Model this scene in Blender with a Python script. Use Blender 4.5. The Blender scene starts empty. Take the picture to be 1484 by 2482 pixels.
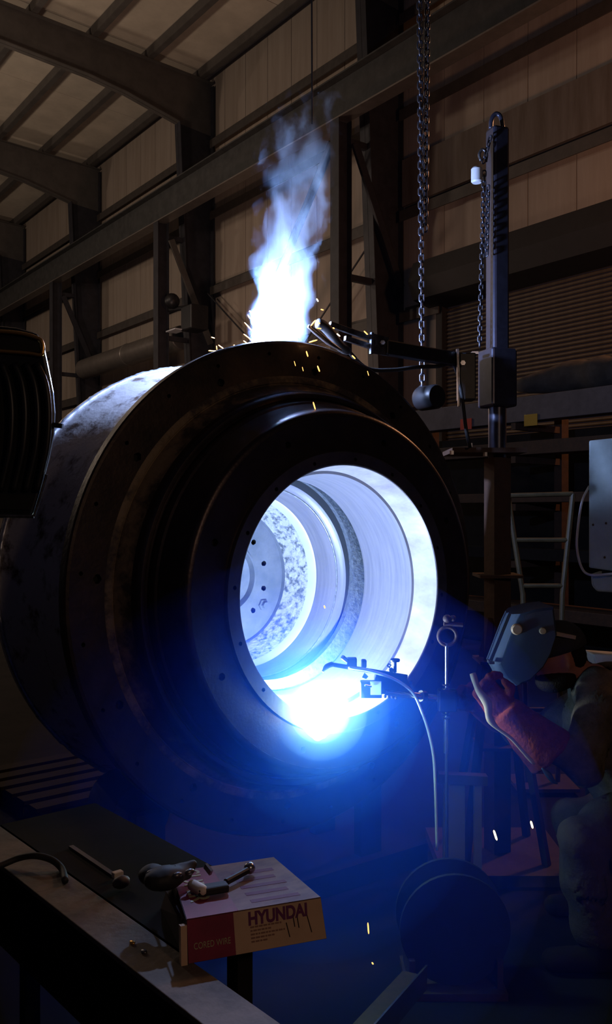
import bpy, bmesh, math, random
from mathutils import Vector, Matrix, noise

# ------------------------------------------------------------------ camera, world, lights, exposure
scene = bpy.context.scene
COL = scene.collection
TH = math.radians(36.5)                 # the camera looks 36.5 degrees to the right of the wall direction (+Y)
S_, C_ = math.sin(TH), math.cos(TH)
FPX, EYE = 2150.0, 1.65                 # focal length in pixels of a 1484 x 2482 frame, eye height in metres

cam_data = bpy.data.cameras.new('camera')
cam_data.sensor_fit = 'VERTICAL'
cam_data.sensor_height = 36.0
cam_data.lens = 36.0 * FPX / 2482.0
cam_data.clip_end = 200
cam = bpy.data.objects.new('camera', cam_data)
COL.objects.link(cam)
cam.location = (0, 0, EYE)
cam.rotation_euler = (math.radians(90), 0, -TH)
scene.camera = cam

scene.view_settings.view_transform = 'Standard'
scene.view_settings.look = 'None'
scene.view_settings.gamma = 1.0
scene.view_settings.exposure = 0.0
scene.view_settings.use_curve_mapping = False
scene.cycles.max_bounces = 6
scene.cycles.diffuse_bounces = 3
scene.cycles.glossy_bounces = 3
scene.cycles.volume_bounces = 1
scene.cycles.use_denoising = True
scene.cycles.volume_step_rate = 0.4
scene.cycles.sample_clamp_indirect = 4.0

world = bpy.data.worlds.new('hall_air')
scene.world = world
world.use_nodes = True
world.node_tree.nodes['Background'].inputs[0].default_value = (0.45, 0.42, 0.8, 1)
world.node_tree.nodes['Background'].inputs[1].default_value = 0.010


def lamp(name, loc, power, color, radius=0.1, kind='POINT', size=None, target=None):
    d = bpy.data.lights.new(name, kind)
    d.energy = power
    d.color = color
    if kind == 'AREA':
        d.size = size or 1.0
    else:
        d.shadow_soft_size = radius
    o = bpy.data.objects.new(name, d)
    COL.objects.link(o)
    o.location = loc
    if target:
        o.rotation_euler = (Vector(target) - Vector(loc)).to_track_quat('-Z', 'Y').to_euler()
    return o


ARC_BLUE = (0.37, 0.53, 1.0)
BORE_ARC = Vector((2.06, 2.73, 0.935))
BORE_ARC_FRONT = Vector((1.915, 2.505, 0.940))
TOP_ARC = Vector((2.07, 2.985, 2.435))
lamp('arc_light_bore', BORE_ARC, 60, ARC_BLUE, 0.02)
lamp('lip_fill_light', BORE_ARC_FRONT, 19.0, (0.12, 0.36, 1.0), 0.02)  # second light added before the lip to make the haze glow
lamp('arc_light_top', TOP_ARC + Vector((-.045, .02, .03)), 230, ARC_BLUE, 0.04)
WARM = (1.0, 0.78, 0.60)
lamp('high_bay_lamp', (1.0, 22.0, 7.8), 430, WARM, 0.35)
lamp('high_bay_lamp', (0.5, 31.0, 7.8), 330, WARM, 0.35)
lamp('high_bay_lamp', (3.2, 17.5, 9.0), 260, WARM, 0.35)
lamp('wall_lamp', (8.8, 3.4, 5.6), 340, (1.0, 0.45, 0.2), 0.3)
lamp('aisle_lamp', (8.0, 16.5, 4.0), 130, (1.0, 0.66, 0.5), 0.3)
lamp('front_fill', (1.0, -2.0, 2.7), 38, (1.0, 0.66, 0.44), 0.12)  # unseen warm fill placed behind the camera to brighten the front faces


# ------------------------------------------------------------------ helpers
def at(px, py, d):
    """a point of the place seen at photo pixel px, py at distance d along the view direction"""
    l = (px - 742.0) / FPX * d
    return Vector((d * S_ + l * C_, d * C_ - l * S_, EYE + (1241.0 - py) / FPX * d))


VIEW = Vector((S_, C_, 0))
RIGHT = Vector((C_, -S_, 0))
UP = Vector((0, 0, 1))
MATS = {}


def mat(name, color, rough=0.6, metal=0.0, var=0.0, color2=None, scale=8.0, bump=0.0, bscale=40.0, stretch=None,
        detail=5.0, lo=0.35, hi=0.65, spec=0.5):
    m = bpy.data.materials.new(name)
    m.use_nodes = True
    nt = m.node_tree
    b = nt.nodes['Principled BSDF']
    b.inputs['Roughness'].default_value = rough
    b.inputs['Metallic'].default_value = metal
    b.inputs['Specular IOR Level'].default_value = spec
    b.inputs['Base Color'].default_value = (*color, 1)
    tc = nt.nodes.new('ShaderNodeTexCoord')
    src = tc.outputs['Object']
    if stretch:
        mp = nt.nodes.new('ShaderNodeMapping')
        mp.inputs['Scale'].default_value = stretch
        nt.links.new(src, mp.inputs['Vector'])
        src = mp.outputs['Vector']
    if color2 is None and var > 0:
        color2 = tuple(c * (1 - var) for c in color)
    if color2:
        n = nt.nodes.new('ShaderNodeTexNoise')
        n.inputs['Scale'].default_value = scale
        n.inputs['Detail'].default_value = detail
        n.inputs['Roughness'].default_value = 0.65
        nt.links.new(src, n.inputs['Vector'])
        r = nt.nodes.new('ShaderNodeValToRGB')
        r.color_ramp.elements[0].position = lo
        r.color_ramp.elements[0].color = (*color, 1)
        r.color_ramp.elements[1].position = hi
        r.color_ramp.elements[1].color = (*color2, 1)
        nt.links.new(n.outputs['Fac'], r.inputs['Fac'])
        nt.links.new(r.outputs['Color'], b.inputs['Base Color'])
    if bump > 0:
        n2 = nt.nodes.new('ShaderNodeTexNoise')
        n2.inputs['Scale'].default_value = bscale
        n2.inputs['Detail'].default_value = 4
        nt.links.new(src, n2.inputs['Vector'])
        bp = nt.nodes.new('ShaderNodeBump')
        bp.inputs['Strength'].default_value = bump
        bp.inputs['Distance'].default_value = 0.01
        nt.links.new(n2.outputs['Fac'], bp.inputs['Height'])
        nt.links.new(bp.outputs['Normal'], b.inputs['Normal'])
    MATS[name] = m
    return m


def glow(name, color, strength):
    m = bpy.data.materials.new(name)
    m.use_nodes = True
    b = m.node_tree.nodes['Principled BSDF']
    b.inputs['Base Color'].default_value = (*color, 1)
    b.inputs['Emission Color'].default_value = (*color, 1)
    b.inputs['Emission Strength'].default_value = strength
    return m


def plasma(name, color, strength):
    """glowing gas: it emits, lets light through and casts no shadow"""
    m = bpy.data.materials.new(name)
    m.use_nodes = True
    nt = m.node_tree
    nt.nodes.remove(nt.nodes['Principled BSDF'])
    e, t, a = nt.nodes.new('ShaderNodeEmission'), nt.nodes.new('ShaderNodeBsdfTransparent'), nt.nodes.new('ShaderNodeAddShader')
    e.inputs[0].default_value = (*color, 1)
    e.inputs[1].default_value = strength
    nt.links.new(e.outputs[0], a.inputs[0]); nt.links.new(t.outputs[0], a.inputs[1])
    nt.links.new(a.outputs[0], nt.nodes['Material Output'].inputs['Surface'])
    return m


def tag(o, label=None, cat=None, group=None, kind=None):
    if label: o['label'] = label
    if cat: o['category'] = cat
    if group: o['group'] = group
    if kind: o['kind'] = kind
    return o


def empty(name, loc, label=None, cat=None, group=None, kind=None):
    o = bpy.data.objects.new(name, None)
    o.empty_display_size = 0.05
    COL.objects.link(o)
    o.location = loc
    return tag(o, label, cat, group, kind)


def wloc(o):
    v = Vector(o.location)
    while o.parent:
        o = o.parent
        v = v + Vector(o.location)
    return v


def link_mesh(name, me, parent=None, loc=(0, 0, 0)):
    o = bpy.data.objects.new(name, me)
    COL.objects.link(o)
    if parent: o.parent = parent
    o.location = loc
    return o


def frame_axes(t):
    t = t.normalized()
    a = Vector((0, 0, 1)) if abs(t.z) < 0.9 else Vector((1, 0, 0))
    u = t.cross(a).normalized()
    return u, t.cross(u).normalized()


class MB:
    """collects vertices in world coordinates; build() links them as one mesh object"""

    def __init__(self):
        self.v, self.f = [], []

    def add(self, vs, fs):
        n = len(self.v)
        self.v += [Vector(p) for p in vs]
        self.f += [tuple(i + n for i in q) for q in fs]
        return self

    def box(self, c, size, ax=None):
        x, y, z = ax or (Vector((1, 0, 0)), Vector((0, 1, 0)), Vector((0, 0, 1)))
        c = Vector(c)
        vs = [c + x * (sx * size[0] / 2) + y * (sy * size[1] / 2) + z * (sz * size[2] / 2)
              for sx in (-1, 1) for sy in (-1, 1) for sz in (-1, 1)]
        return self.add(vs, [(0, 1, 3, 2), (4, 6, 7, 5), (0, 4, 5, 1), (2, 3, 7, 6), (0, 2, 6, 4), (1, 5, 7, 3)])

    def bar(self, p, q, w, h, up=UP):
        p, q = Vector(p), Vector(q)
        y = (q - p).normalized()
        x = y.cross(up).normalized()
        return self.box((p + q) / 2, (w, (q - p).length, h), (x, y, x.cross(y)))

    def tube(self, pts, r, n=10, closed=False, cap=True):
        pts = [Vector(p) for p in pts]
        rs = r if isinstance(r, (list, tuple)) else [r] * len(pts)
        vs, fs, u = [], [], None
        m = len(pts)
        for i, p in enumerate(pts):
            a = pts[i - 1] if (i or closed) else p
            b = pts[(i + 1) % m] if (i < m - 1 or closed) else p
            t = (b - a).normalized()
            if u is None:
                u, w = frame_axes(t)
            else:
                u = (u - t * u.dot(t)).normalized()
                w = t.cross(u)
            vs += [p + (u * math.cos(k * math.tau / n) + w * math.sin(k * math.tau / n)) * rs[i] for k in range(n)]
        for i in range(m if closed else m - 1):
            j = (i + 1) % m
            fs += [(i * n + k, i * n + (k + 1) % n, j * n + (k + 1) % n, j * n + k) for k in range(n)]
        if cap and not closed:
            fs += [tuple(range(n - 1, -1, -1)), tuple(range((m - 1) * n, m * n))]
        return self.add(vs, fs)

    def lathe(self, prof, o, ax, n=96, closed=False):
        """prof: (distance along ax, radius)"""
        o, ax = Vector(o), Vector(ax).normalized()
        u, w = frame_axes(ax)
        vs, fs = [], []
        for h, r in prof:
            vs += [o + ax * h + (u * math.cos(k * math.tau / n) + w * math.sin(k * math.tau / n)) * max(r, 1e-5) for k in range(n)]
        m = len(prof)
        for i in range(m if closed else m - 1):
            j = (i + 1) % m
            fs += [(i * n + k, i * n + (k + 1) % n, j * n + (k + 1) % n, j * n + k) for k in range(n)]
        return self.add(vs, fs)

    def ball(self, c, r, n=12, sc=(1, 1, 1), ax=None):
        x, y, z = ax or (Vector((1, 0, 0)), Vector((0, 1, 0)), Vector((0, 0, 1)))
        c = Vector(c)
        vs, fs = [], []
        m = n // 2 + 2
        for i in range(m + 1):
            ph = math.pi * i / m
            rr = max(math.sin(ph), 1e-4)
            for k in range(n):
                a = k * math.tau / n
                vs.append(c + x * (r * sc[0] * rr * math.cos(a)) + y * (r * sc[1] * rr * math.sin(a)) + z * (r * sc[2] * math.cos(ph)))
        for i in range(m):
            fs += [(i * n + k, (i + 1) * n + k, (i + 1) * n + (k + 1) % n, i * n + (k + 1) % n) for k in range(n)]
        return self.add(vs, fs)

    def capsule(self, p, r0, q, r1, n=12):
        p, q = Vector(p), Vector(q)
        L = (q - p).length
        prof = [(-r0 * math.cos(a), r0 * math.sin(a)) for a in (0.02, .4, .8, 1.2, 1.57)]
        prof += [(L + r1 * math.sin(a), r1 * math.cos(a)) for a in (0, .4, .8, 1.2, 1.55)]
        return self.lathe(prof, p, q - p, n)

    def prism(self, poly, off):
        """poly: world points of one face; off: thickness vector"""
        n = len(poly)
        off = Vector(off)
        vs = [Vector(p) for p in poly] + [Vector(p) + off for p in poly]
        fs = [tuple(range(n)), tuple(range(2 * n - 1, n - 1, -1))]
        fs += [(i, (i + n), ((i + 1) % n) + n, (i + 1) % n) for i in range(n)]
        return self.add(vs, fs)

    def mesh(self, name, origin=(0, 0, 0)):
        me = bpy.data.meshes.new(name)
        o = Vector(origin)
        me.from_pydata([tuple(p - o) for p in self.v], [], self.f)
        bm = bmesh.new()
        bm.from_mesh(me)
        bmesh.ops.recalc_face_normals(bm, faces=bm.faces[:])
        bm.to_mesh(me)
        bm.free()
        return me

    def build(self, name, m, parent=None, smooth=False, bevel=0.0, origin=None):
        if parent is not None:
            base = wloc(parent)
        else:
            if origin is None:
                xs = [p.x for p in self.v]; ys = [p.y for p in self.v]; zs = [p.z for p in self.v]
                origin = ((min(xs) + max(xs)) / 2, (min(ys) + max(ys)) / 2, min(zs))
            base = Vector(origin)
        me = self.mesh(name, base)
        me.materials.append(m)
        if smooth:
            for p in me.polygons: p.use_smooth = True
            if smooth != 'all':
                me.set_sharp_from_angle(angle=math.radians(32))
        o = link_mesh(name, me, parent, (0, 0, 0) if parent else base)
        if bevel:
            md = o.modifiers.new('edge', 'BEVEL')
            md.width = bevel
            md.segments = 2
            md.limit_method = 'ANGLE'
        return o


def smooth_path(pts, k=8):
    pts = [Vector(p) for p in pts]
    P = [pts[0] * 2 - pts[1]] + pts + [pts[-1] * 2 - pts[-2]]
    out = []
    for i in range(1, len(P) - 2):
        for j in range(k):
            t = j / k
            a, b, c, d = P[i - 1], P[i], P[i + 1], P[i + 2]
            out.append(0.5 * ((2 * b) + (c - a) * t + (2 * a - 5 * b + 4 * c - d) * t * t + (3 * b - a - 3 * c + d) * t ** 3))
    out.append(pts[-1])
    return out


def fuse(mb, name, m, parent, voxel=0.012, it=4, fold=0.0, fscale=14.0, stretch=(1, 1, 1)):
    """one continuous surface from overlapping limbs"""
    me = mb.mesh(name)
    o = bpy.data.objects.new('fuse', me)
    COL.objects.link(o)
    md = o.modifiers.new('r', 'REMESH'); md.mode = 'VOXEL'; md.voxel_size = voxel
    ms = o.modifiers.new('s', 'SMOOTH'); ms.iterations = it; ms.factor = 0.5
    dg = bpy.context.evaluated_depsgraph_get()
    res = bpy.data.meshes.new_from_object(o.evaluated_get(dg))
    bpy.data.objects.remove(o)
    base = wloc(parent)
    for v in res.vertices:
        p = v.co.copy()
        if fold:
            q = Vector((p.x * stretch[0], p.y * stretch[1], p.z * stretch[2])) * fscale
            k = noise.noise(q) * 0.7 + (1 - abs(noise.noise(q * 0.6 + Vector((3, 1, 7))))) * 0.6 - 0.4
            p = p + v.normal * (fold * k)
        v.co = p - base
    res.materials.clear()
    res.materials.append(m)
    for p in res.polygons: p.use_smooth = True
    res.name = name
    return link_mesh(name, res, parent)


# ------------------------------------------------------------------ materials
M = {}
M['deck'] = mat('roof_insulation', (0.60, 0.52, 0.42), 0.8, var=0.18, scale=1.5, bump=0.15, bscale=4)
M['wall'] = mat('wall_sheet', (0.38, 0.31, 0.255), 0.65, color2=(0.31, 0.245, 0.195), scale=3.0, stretch=(1, 1.4, 0.12), bump=0.1, bscale=8)
M['girt'] = mat('girt_steel', (0.075, 0.062, 0.055), 0.6, var=0.3, scale=5)
M['band'] = mat('band_plate', (0.17, 0.14, 0.12), 0.7, color2=(0.11, 0.08, 0.06), scale=3, stretch=(1, 1.2, 0.15))
M['frame'] = mat('frame_steel', (0.035, 0.034, 0.045), 0.6, 0.1, var=0.4, scale=4)
M['rafter'] = mat('rafter_steel', (0.10, 0.088, 0.08), 0.65, var=0.25, scale=3)
M['crane'] = mat('crane_steel', (0.055, 0.055, 0.055), 0.6, 0.1, var=0.4, scale=4)
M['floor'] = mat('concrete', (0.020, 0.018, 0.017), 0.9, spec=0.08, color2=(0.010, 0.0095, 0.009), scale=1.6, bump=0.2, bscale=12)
M['tarp'] = mat('dusty_tarp', (0.06, 0.05, 0.045), 0.9, var=0.5, scale=6, bump=0.8, bscale=9)
M['slat'] = mat('shutter_slat', (0.115, 0.082, 0.055), 0.55, 0.2, var=0.3, scale=6)
M['hood_box'] = mat('shutter_housing', (0.02, 0.018, 0.02), 0.7, var=0.2)
M['duct'] = mat('duct_sheet', (0.24, 0.21, 0.19), 0.4, 0.5, var=0.2, scale=4)
M['mill'] = mat('mill_scale', (0.075, 0.05, 0.035), 0.48, 0.55, color2=(0.034, 0.025, 0.022), scale=7, bump=0.12, bscale=60)
M['hubm'] = mat('machined_hub', (0.07, 0.052, 0.05), 0.36, 0.75, color2=(0.045, 0.034, 0.036), scale=10, bump=0.08, bscale=90)
M['lipm'] = mat('lip_face', (0.10, 0.078, 0.078), 0.42, 0.6, color2=(0.07, 0.055, 0.058), scale=14, bump=0.06, bscale=90)
M['hole'] = mat('hole_shade', (0.008, 0.007, 0.007), 0.8)  # near-black puts the shade inside holes and slots into the colour
M['scuff'] = mat('scuffed_paint', (0.24, 0.17, 0.10), 0.6, 0.2, color2=(0.05, 0.035, 0.027), scale=8, lo=0.40, hi=0.56, bump=0.3, bscale=35)
M['land'] = mat('ground_land', (0.78, 0.70, 0.70), 0.38, 0.25, color2=(0.45, 0.37, 0.37), scale=6, stretch=(1, 0.5, 1), bump=0.05)
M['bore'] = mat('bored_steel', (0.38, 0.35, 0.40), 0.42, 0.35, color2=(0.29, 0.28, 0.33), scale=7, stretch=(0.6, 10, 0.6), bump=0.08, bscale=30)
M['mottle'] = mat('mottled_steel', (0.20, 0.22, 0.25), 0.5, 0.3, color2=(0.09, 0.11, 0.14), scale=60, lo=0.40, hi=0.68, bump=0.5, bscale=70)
M['crust'] = mat('crusty_weld', (0.74, 0.72, 0.72), 0.5, 0.2, color2=(0.17, 0.19, 0.22), scale=34, lo=0.46, hi=0.62, bump=0.9, bscale=45)
M['steplit'] = mat('lit_step', (0.85, 0.85, 0.86), 0.4, 0.2, var=0.1)  # near-white puts the arc light falling on this step into its colour
M['gap'] = mat('gap_shade', (0.03, 0.035, 0.045), 0.7)  # dark colour carries the shade inside the bore groove
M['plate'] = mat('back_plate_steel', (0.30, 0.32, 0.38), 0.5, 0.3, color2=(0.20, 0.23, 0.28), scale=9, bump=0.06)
M['barrel'] = mat('barrel_steel', (0.62, 0.58, 0.57), 0.45, 0.3, color2=(0.10, 0.055, 0.035), scale=9, lo=0.52, hi=0.66, bump=0.25, bscale=26)
M['bead'] = mat('weld_bead_metal', (0.55, 0.55, 0.58), 0.35, 0.6, var=0.4, scale=60)
M['black'] = mat('black_metal', (0.022, 0.022, 0.026), 0.42, 0.3, var=0.3, scale=20)
M['rubber'] = mat('black_rubber', (0.014, 0.014, 0.016), 0.65, var=0.2)
M['steel'] = mat('bright_steel', (0.42, 0.42, 0.45), 0.26, 0.9, var=0.25, scale=40)
M['worn'] = mat('worn_steel', (0.22, 0.22, 0.24), 0.36, 0.8, color2=(0.08, 0.07, 0.07), scale=30)
M['chain'] = mat('chain_steel', (0.14, 0.145, 0.19), 0.32, 0.85, var=0.3, scale=50)
M['mast'] = mat('mast_paint', (0.055, 0.055, 0.085), 0.32, 0.5, var=0.3, scale=20)
M['rust'] = mat('rusty_brown', (0.075, 0.038, 0.024), 0.65, 0.2, color2=(0.05, 0.028, 0.02), scale=15, bump=0.15)
M['white'] = mat('white_plastic', (0.62, 0.64, 0.70), 0.5, var=0.1)
M['cabinet'] = mat('grey_cabinet_paint', (0.42, 0.50, 0.52), 0.5, color2=(0.33, 0.40, 0.42), scale=9, bump=0.05)
M['dirt'] = mat('dirt_spot', (0.06, 0.04, 0.03), 0.8)
M['red'] = mat('red_tag', (0.62, 0.06, 0.03), 0.6)
M['yellow'] = mat('yellow_tag', (0.55, 0.30, 0.03), 0.6)
M['stock'] = mat('stock_sheet', (0.16, 0.13, 0.13), 0.55, 0.2, var=0.3, scale=6)
M['cart'] = mat('cart_yellow', (0.07, 0.048, 0.02), 0.55, var=0.4, scale=15)
M['beam'] = mat('dusty_beam', (0.20, 0.15, 0.115), 0.7, color2=(0.09, 0.07, 0.055), scale=9, bump=0.2, bscale=50)
M['table'] = mat('dark_plate', (0.018, 0.016, 0.017), 0.85, 0.0, spec=0.1, var=0.3, scale=8)
M['card_red'] = mat('box_maroon', (0.26, 0.018, 0.06), 0.6, var=0.3, scale=12)
M['card_tan'] = mat('box_tan', (0.62, 0.40, 0.26), 0.75, var=0.12, scale=10)
M['card_top'] = mat('box_top_print', (0.30, 0.19, 0.19), 0.7, color2=(0.15, 0.085, 0.13), scale=9, stretch=(1, 2.5, 1))
M['card_dark'] = mat('box_side_dark', (0.05, 0.03, 0.035), 0.8, var=0.3)
M['ink'] = mat('purple_ink', (0.14, 0.02, 0.10), 0.7)
M['ink2'] = mat('faded_ink', (0.26, 0.13, 0.09), 0.7)
M['foil'] = mat('olive_ink', (0.42, 0.36, 0.2), 0.5)
M['fabric'] = mat('jacket_cloth', (0.13, 0.10, 0.078), 0.95, spec=0.1, color2=(0.07, 0.055, 0.043), scale=14, bump=0.3, bscale=120)
M['trouser'] = mat('trouser_cloth', (0.09, 0.065, 0.042), 0.95, spec=0.1, color2=(0.065, 0.046, 0.034), scale=10, bump=0.3, bscale=90)
M['skin'] = mat('skin', (0.42, 0.16, 0.10), 0.55, var=0.15, scale=12)
M['hair'] = mat('dark_hair', (0.018, 0.012, 0.01), 0.95, spec=0.1, var=0.3, scale=60, bump=0.5, bscale=150)
M['cap'] = mat('cap_cloth', (0.03, 0.026, 0.03), 0.9, var=0.3, scale=20)
M['shield'] = mat('hood_blue_grey', (0.034, 0.048, 0.078), 0.5, color2=(0.028, 0.040, 0.066), scale=6)
M['band_w'] = mat('headgear_band', (0.40, 0.29, 0.20), 0.6)
M['knob'] = mat('knob_tan', (0.40, 0.24, 0.13), 0.45)
M['glove'] = mat('red_leather', (0.21, 0.032, 0.013), 0.9, spec=0.1, color2=(0.10, 0.016, 0.008), scale=18, bump=0.4, bscale=80)
M['welt'] = mat('beige_welt', (0.40, 0.28, 0.20), 0.7)
M['boot'] = mat('boot_leather', (0.025, 0.018, 0.014), 0.85, spec=0.1, var=0.3)
M['chalk'] = mat('white_cap', (0.7, 0.6, 0.5), 0.5)
M['gold'] = mat('brass_chip', (0.8, 0.45, 0.12), 0.3, 0.9)
M['arc'] = plasma('arc_plasma', (0.62, 0.82, 1.0), 6)
M['spark'] = glow('hot_metal', (1.0, 0.42, 0.10), 3.2)
M['spark_hot'] = glow('white_hot_metal', (1.0, 0.72, 0.42), 5.0)

# ------------------------------------------------------------------ the building
XW = 12.15
FR = [5.8, 13.2, 20.6, 28.0, 35.4, 42.8]


def roof_z(x):
    return 13.1 + 0.05 * (12 - x)


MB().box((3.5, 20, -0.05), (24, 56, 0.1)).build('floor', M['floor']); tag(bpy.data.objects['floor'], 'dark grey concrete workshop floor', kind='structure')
wall = empty('wall_right', (XW, 20, 0), 'tan sheet metal side wall of the hall behind the columns', kind='structure')
DOOR = (6.2, 11.9, 5.6)
y = 3.0
while y < 47.0:
    z0 = DOOR[2] if (y + 1.0 > DOOR[0] and y < DOOR[1]) else 0.0
    MB().box((XW + 0.02, y + 0.5, (13.6 + z0) / 2), (0.04, 0.985, 13.6 - z0)).build('panel', M['wall'], wall)
    y += 1.0
for y in [3.0 + i for i in range(45)]:
    z0 = DOOR[2] if (y > DOOR[0] and y < DOOR[1]) else 0.0
    MB().box((XW + 0.045, y, (13.6 + z0) / 2), (0.03, 0.03, 13.6 - z0)).build('joint_strip', M['band'], wall)
for z in (1.7, 3.6, 5.6, 7.6, 9.6, 11.5):
    for i in range(len(FR)):
        y0 = 3.0 if i == 0 else FR[i - 1] + 0.16
        y1 = FR[i] - 0.16
        if i == 1 and z < DOOR[2] + 0.2:
            y0 = DOOR[1] + 0.05
        if i == 0 and z < DOOR[2] + 0.2:
            continue
        g = MB().box((XW - 0.11, (y0 + y1) / 2, z), (0.18, y1 - y0, 0.03))
        g.box((XW - 0.19, (y0 + y1) / 2, z - 0.1), (0.025, y1 - y0, 0.2))
        g.box((XW - 0.03, (y0 + y1) / 2, z + 0.06), (0.025, y1 - y0, 0.12))
        g.build('girt', M['girt'], wall)
bandp = MB()
bandp.box((XW - 0.13, 8.9, 8.16), (0.06, 8.2, 0.92))
bandp.build('wall_band', M['band'], wall)  # flat grey-brown band across the upper wall

ceil = empty('ceiling', (4, 24, 13.5), 'low pitched insulated metal roof of the hall', kind='structure')
PX = [11.7, 10.2, 8.7, 7.2, 5.7, 4.2, 2.7, 1.2, -0.3, -1.8, -3.3]
edges = [12.2] + PX[1:] + [-4.8]
for b in range(1, len(FR)):
    for i in range(len(edges) - 1):
        xa, xb = edges[i] - 0.01, edges[i + 1] + 0.01
        za, zb = roof_z(xa) + 0.27, roof_z(xb) + 0.27
        for h in range(2):
            ya = FR[b - 1] + h * 3.7 + 0.008
            yb = ya + 3.684
            MB().prism([(xa, ya, za), (xb, ya, zb), (xb, yb, zb), (xa, yb, za)], (0, 0, 0.05)).build('insulation_panel', M['deck'], ceil)
for x in PX:
    for b in range(1, len(FR)):
        z = roof_z(x)
        MB().box((x, (FR[b - 1] + FR[b]) / 2, z + 0.13), (0.06, 7.36, 0.24)).box((x + 0.05, (FR[b - 1] + FR[b]) / 2, z + 0.015), (0.14, 7.36, 0.025)).build('purlin', M['rafter'], ceil)

NTH = ['nearest', 'second nearest', 'third nearest', 'fourth', 'fifth', 'farthest']
PLACE = ['out beside the roller door', 'behind the lifting chain', 'behind the smoke to the left of the arc', 'left of the second column', 'dim in the far left', 'at the far end wall']
for i, yf in enumerate(FR):
    c = empty('column', (11.6, yf, 0), 'dark tapered steel wall column, %s' % PLACE[i], 'column', 'tapered wall columns', 'structure')

    def xin(z): return 11.62 - 0.047 * z
    MB().prism([(xin(0), yf - 0.008, 0), (12.08, yf - 0.008, 0), (12.08, yf - 0.008, 13.0), (xin(11.8), yf - 0.008, 11.8)], (0, 0.016, 0)).build('web', M['frame'], c)
    MB().prism([(xin(0), yf - 0.15, 0), (xin(0) + 0.02, yf - 0.15, 0), (xin(11.8) + 0.02, yf - 0.15, 11.8), (xin(11.8), yf - 0.15, 11.8)], (0, 0.3, 0)).build('inner_flange', M['frame'], c)
    MB().box((12.07, yf, 6.5), (0.02, 0.3, 13.0)).build('outer_flange', M['frame'], c)
    r = empty('rafter', (6, yf, 12.5), 'deep grey roof rafter above %s' % ['the near end', 'the lifting chain', 'the smoke', 'the left machine housing', 'the far left bay', 'the far end wall'][i], 'rafter', 'roof rafters', 'structure')
    under = [(11.07, 11.8), (9.6, 12.15), (8.6, 12.3), (6.6, 12.45), (-4.5, 13.0)]
    poly = [(12.1, yf - 0.01, roof_z(12.1)), (-4.5, yf - 0.01, roof_z(-4.5))] + [(x, yf - 0.01, z) for x, z in reversed(under)] + [(12.1, yf - 0.01, 11.7)]
    MB().prism(poly, (0, 0.02, 0)).build('web', M['rafter'], r)
    top = MB(); top.prism([(12.1, yf - 0.13, roof_z(12.1)), (-4.5, yf - 0.13, roof_z(-4.5)), (-4.5, yf + 0.13, roof_z(-4.5)), (12.1, yf + 0.13, roof_z(12.1))], (0, 0, -0.02))
    top.build('top_flange', M['rafter'], r)
    bot = MB()
    for (xa, za), (xb, zb) in zip(under[:-1], under[1:]):
        bot.prism([(xa, yf - 0.13, za), (xb, yf - 0.13, zb), (xb, yf + 0.13, zb), (xa, yf + 0.13, za)], (0, 0, 0.02))
    bot.build('bottom_flange', M['rafter'], r)
    # crane columns with battens
    if i > 0:
        k = empty('crane_column', (10.6, yf, 0), 'slim dark crane column tied by battens to the wall column %s' % PLACE[i], 'column', 'crane columns', 'structure')
        MB().box((10.6, yf, 4.55), (0.28, 0.012, 9.1)).box((10.45, yf, 4.55), (0.02, 0.26, 9.1)).box((10.75, yf, 4.55), (0.02, 0.26, 9.1)).build('post', M['frame'], k)
        for z in (3.5, 6.15, 8.75):
            MB().bar((10.75, yf, z), (xin(z), yf, z), 0.1, 0.12).build('batten', M['frame'], k)
        MB().bar((10.78, yf - 0.2, 8.65), (11.95, yf - 0.2, 6.1), 0.06, 0.16).build('diagonal', M['rafter' if i == 2 else 'frame'], k)
g = empty('runway_beam', (10.6, 22, 9.1), 'long dark crane runway beam along the wall on the crane columns', 'beam', kind='structure')
MB().box((10.6, 23, 9.5), (0.02, 41, 0.76)).build('web', M['crane'], g)
MB().box((10.6, 23, 9.9), (0.34, 41, 0.03)).build('top_flange', M['crane'], g)
MB().box((10.6, 23, 9.12), (0.3, 41, 0.03)).build('bottom_flange', M['duct'], g)
MB().box((10.6, 23, 9.96), (0.06, 41, 0.08)).build('rail', M['worn'], g)
MB().tube([(10.55, 13.4, 8.75), (10.55, 16.9, 4.6)], 0.085, 8).build('portal_brace', M['frame']); tag(bpy.data.objects['portal_brace'], 'dark diagonal brace behind the rising smoke', 'brace', kind='structure')
for n_, (a, b) in enumerate((((11.8, 13.4, 7.4), (11.8, 20.3, 2.2)), ((11.8, 20.3, 7.4), (11.8, 13.4, 2.2)))):
    o = MB().tube([a, b], 0.02, 6).build('bracing_rod', M['frame'])
    tag(o, 'thin wall bracing rod %s behind the smoke' % ('sloping down to the left' if n_ == 0 else 'sloping down to the right'), 'rod', 'wall bracing rods', 'structure')
e = empty('wall_far', (4, 45.0, 0), 'dim far end wall of the hall', kind='structure')
for i in range(17):
    MB().box((-4.5 + i + 0.5, 45.0, 6.8), (0.985, 0.05, 13.6)).build('panel', M['wall'], e)

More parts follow.
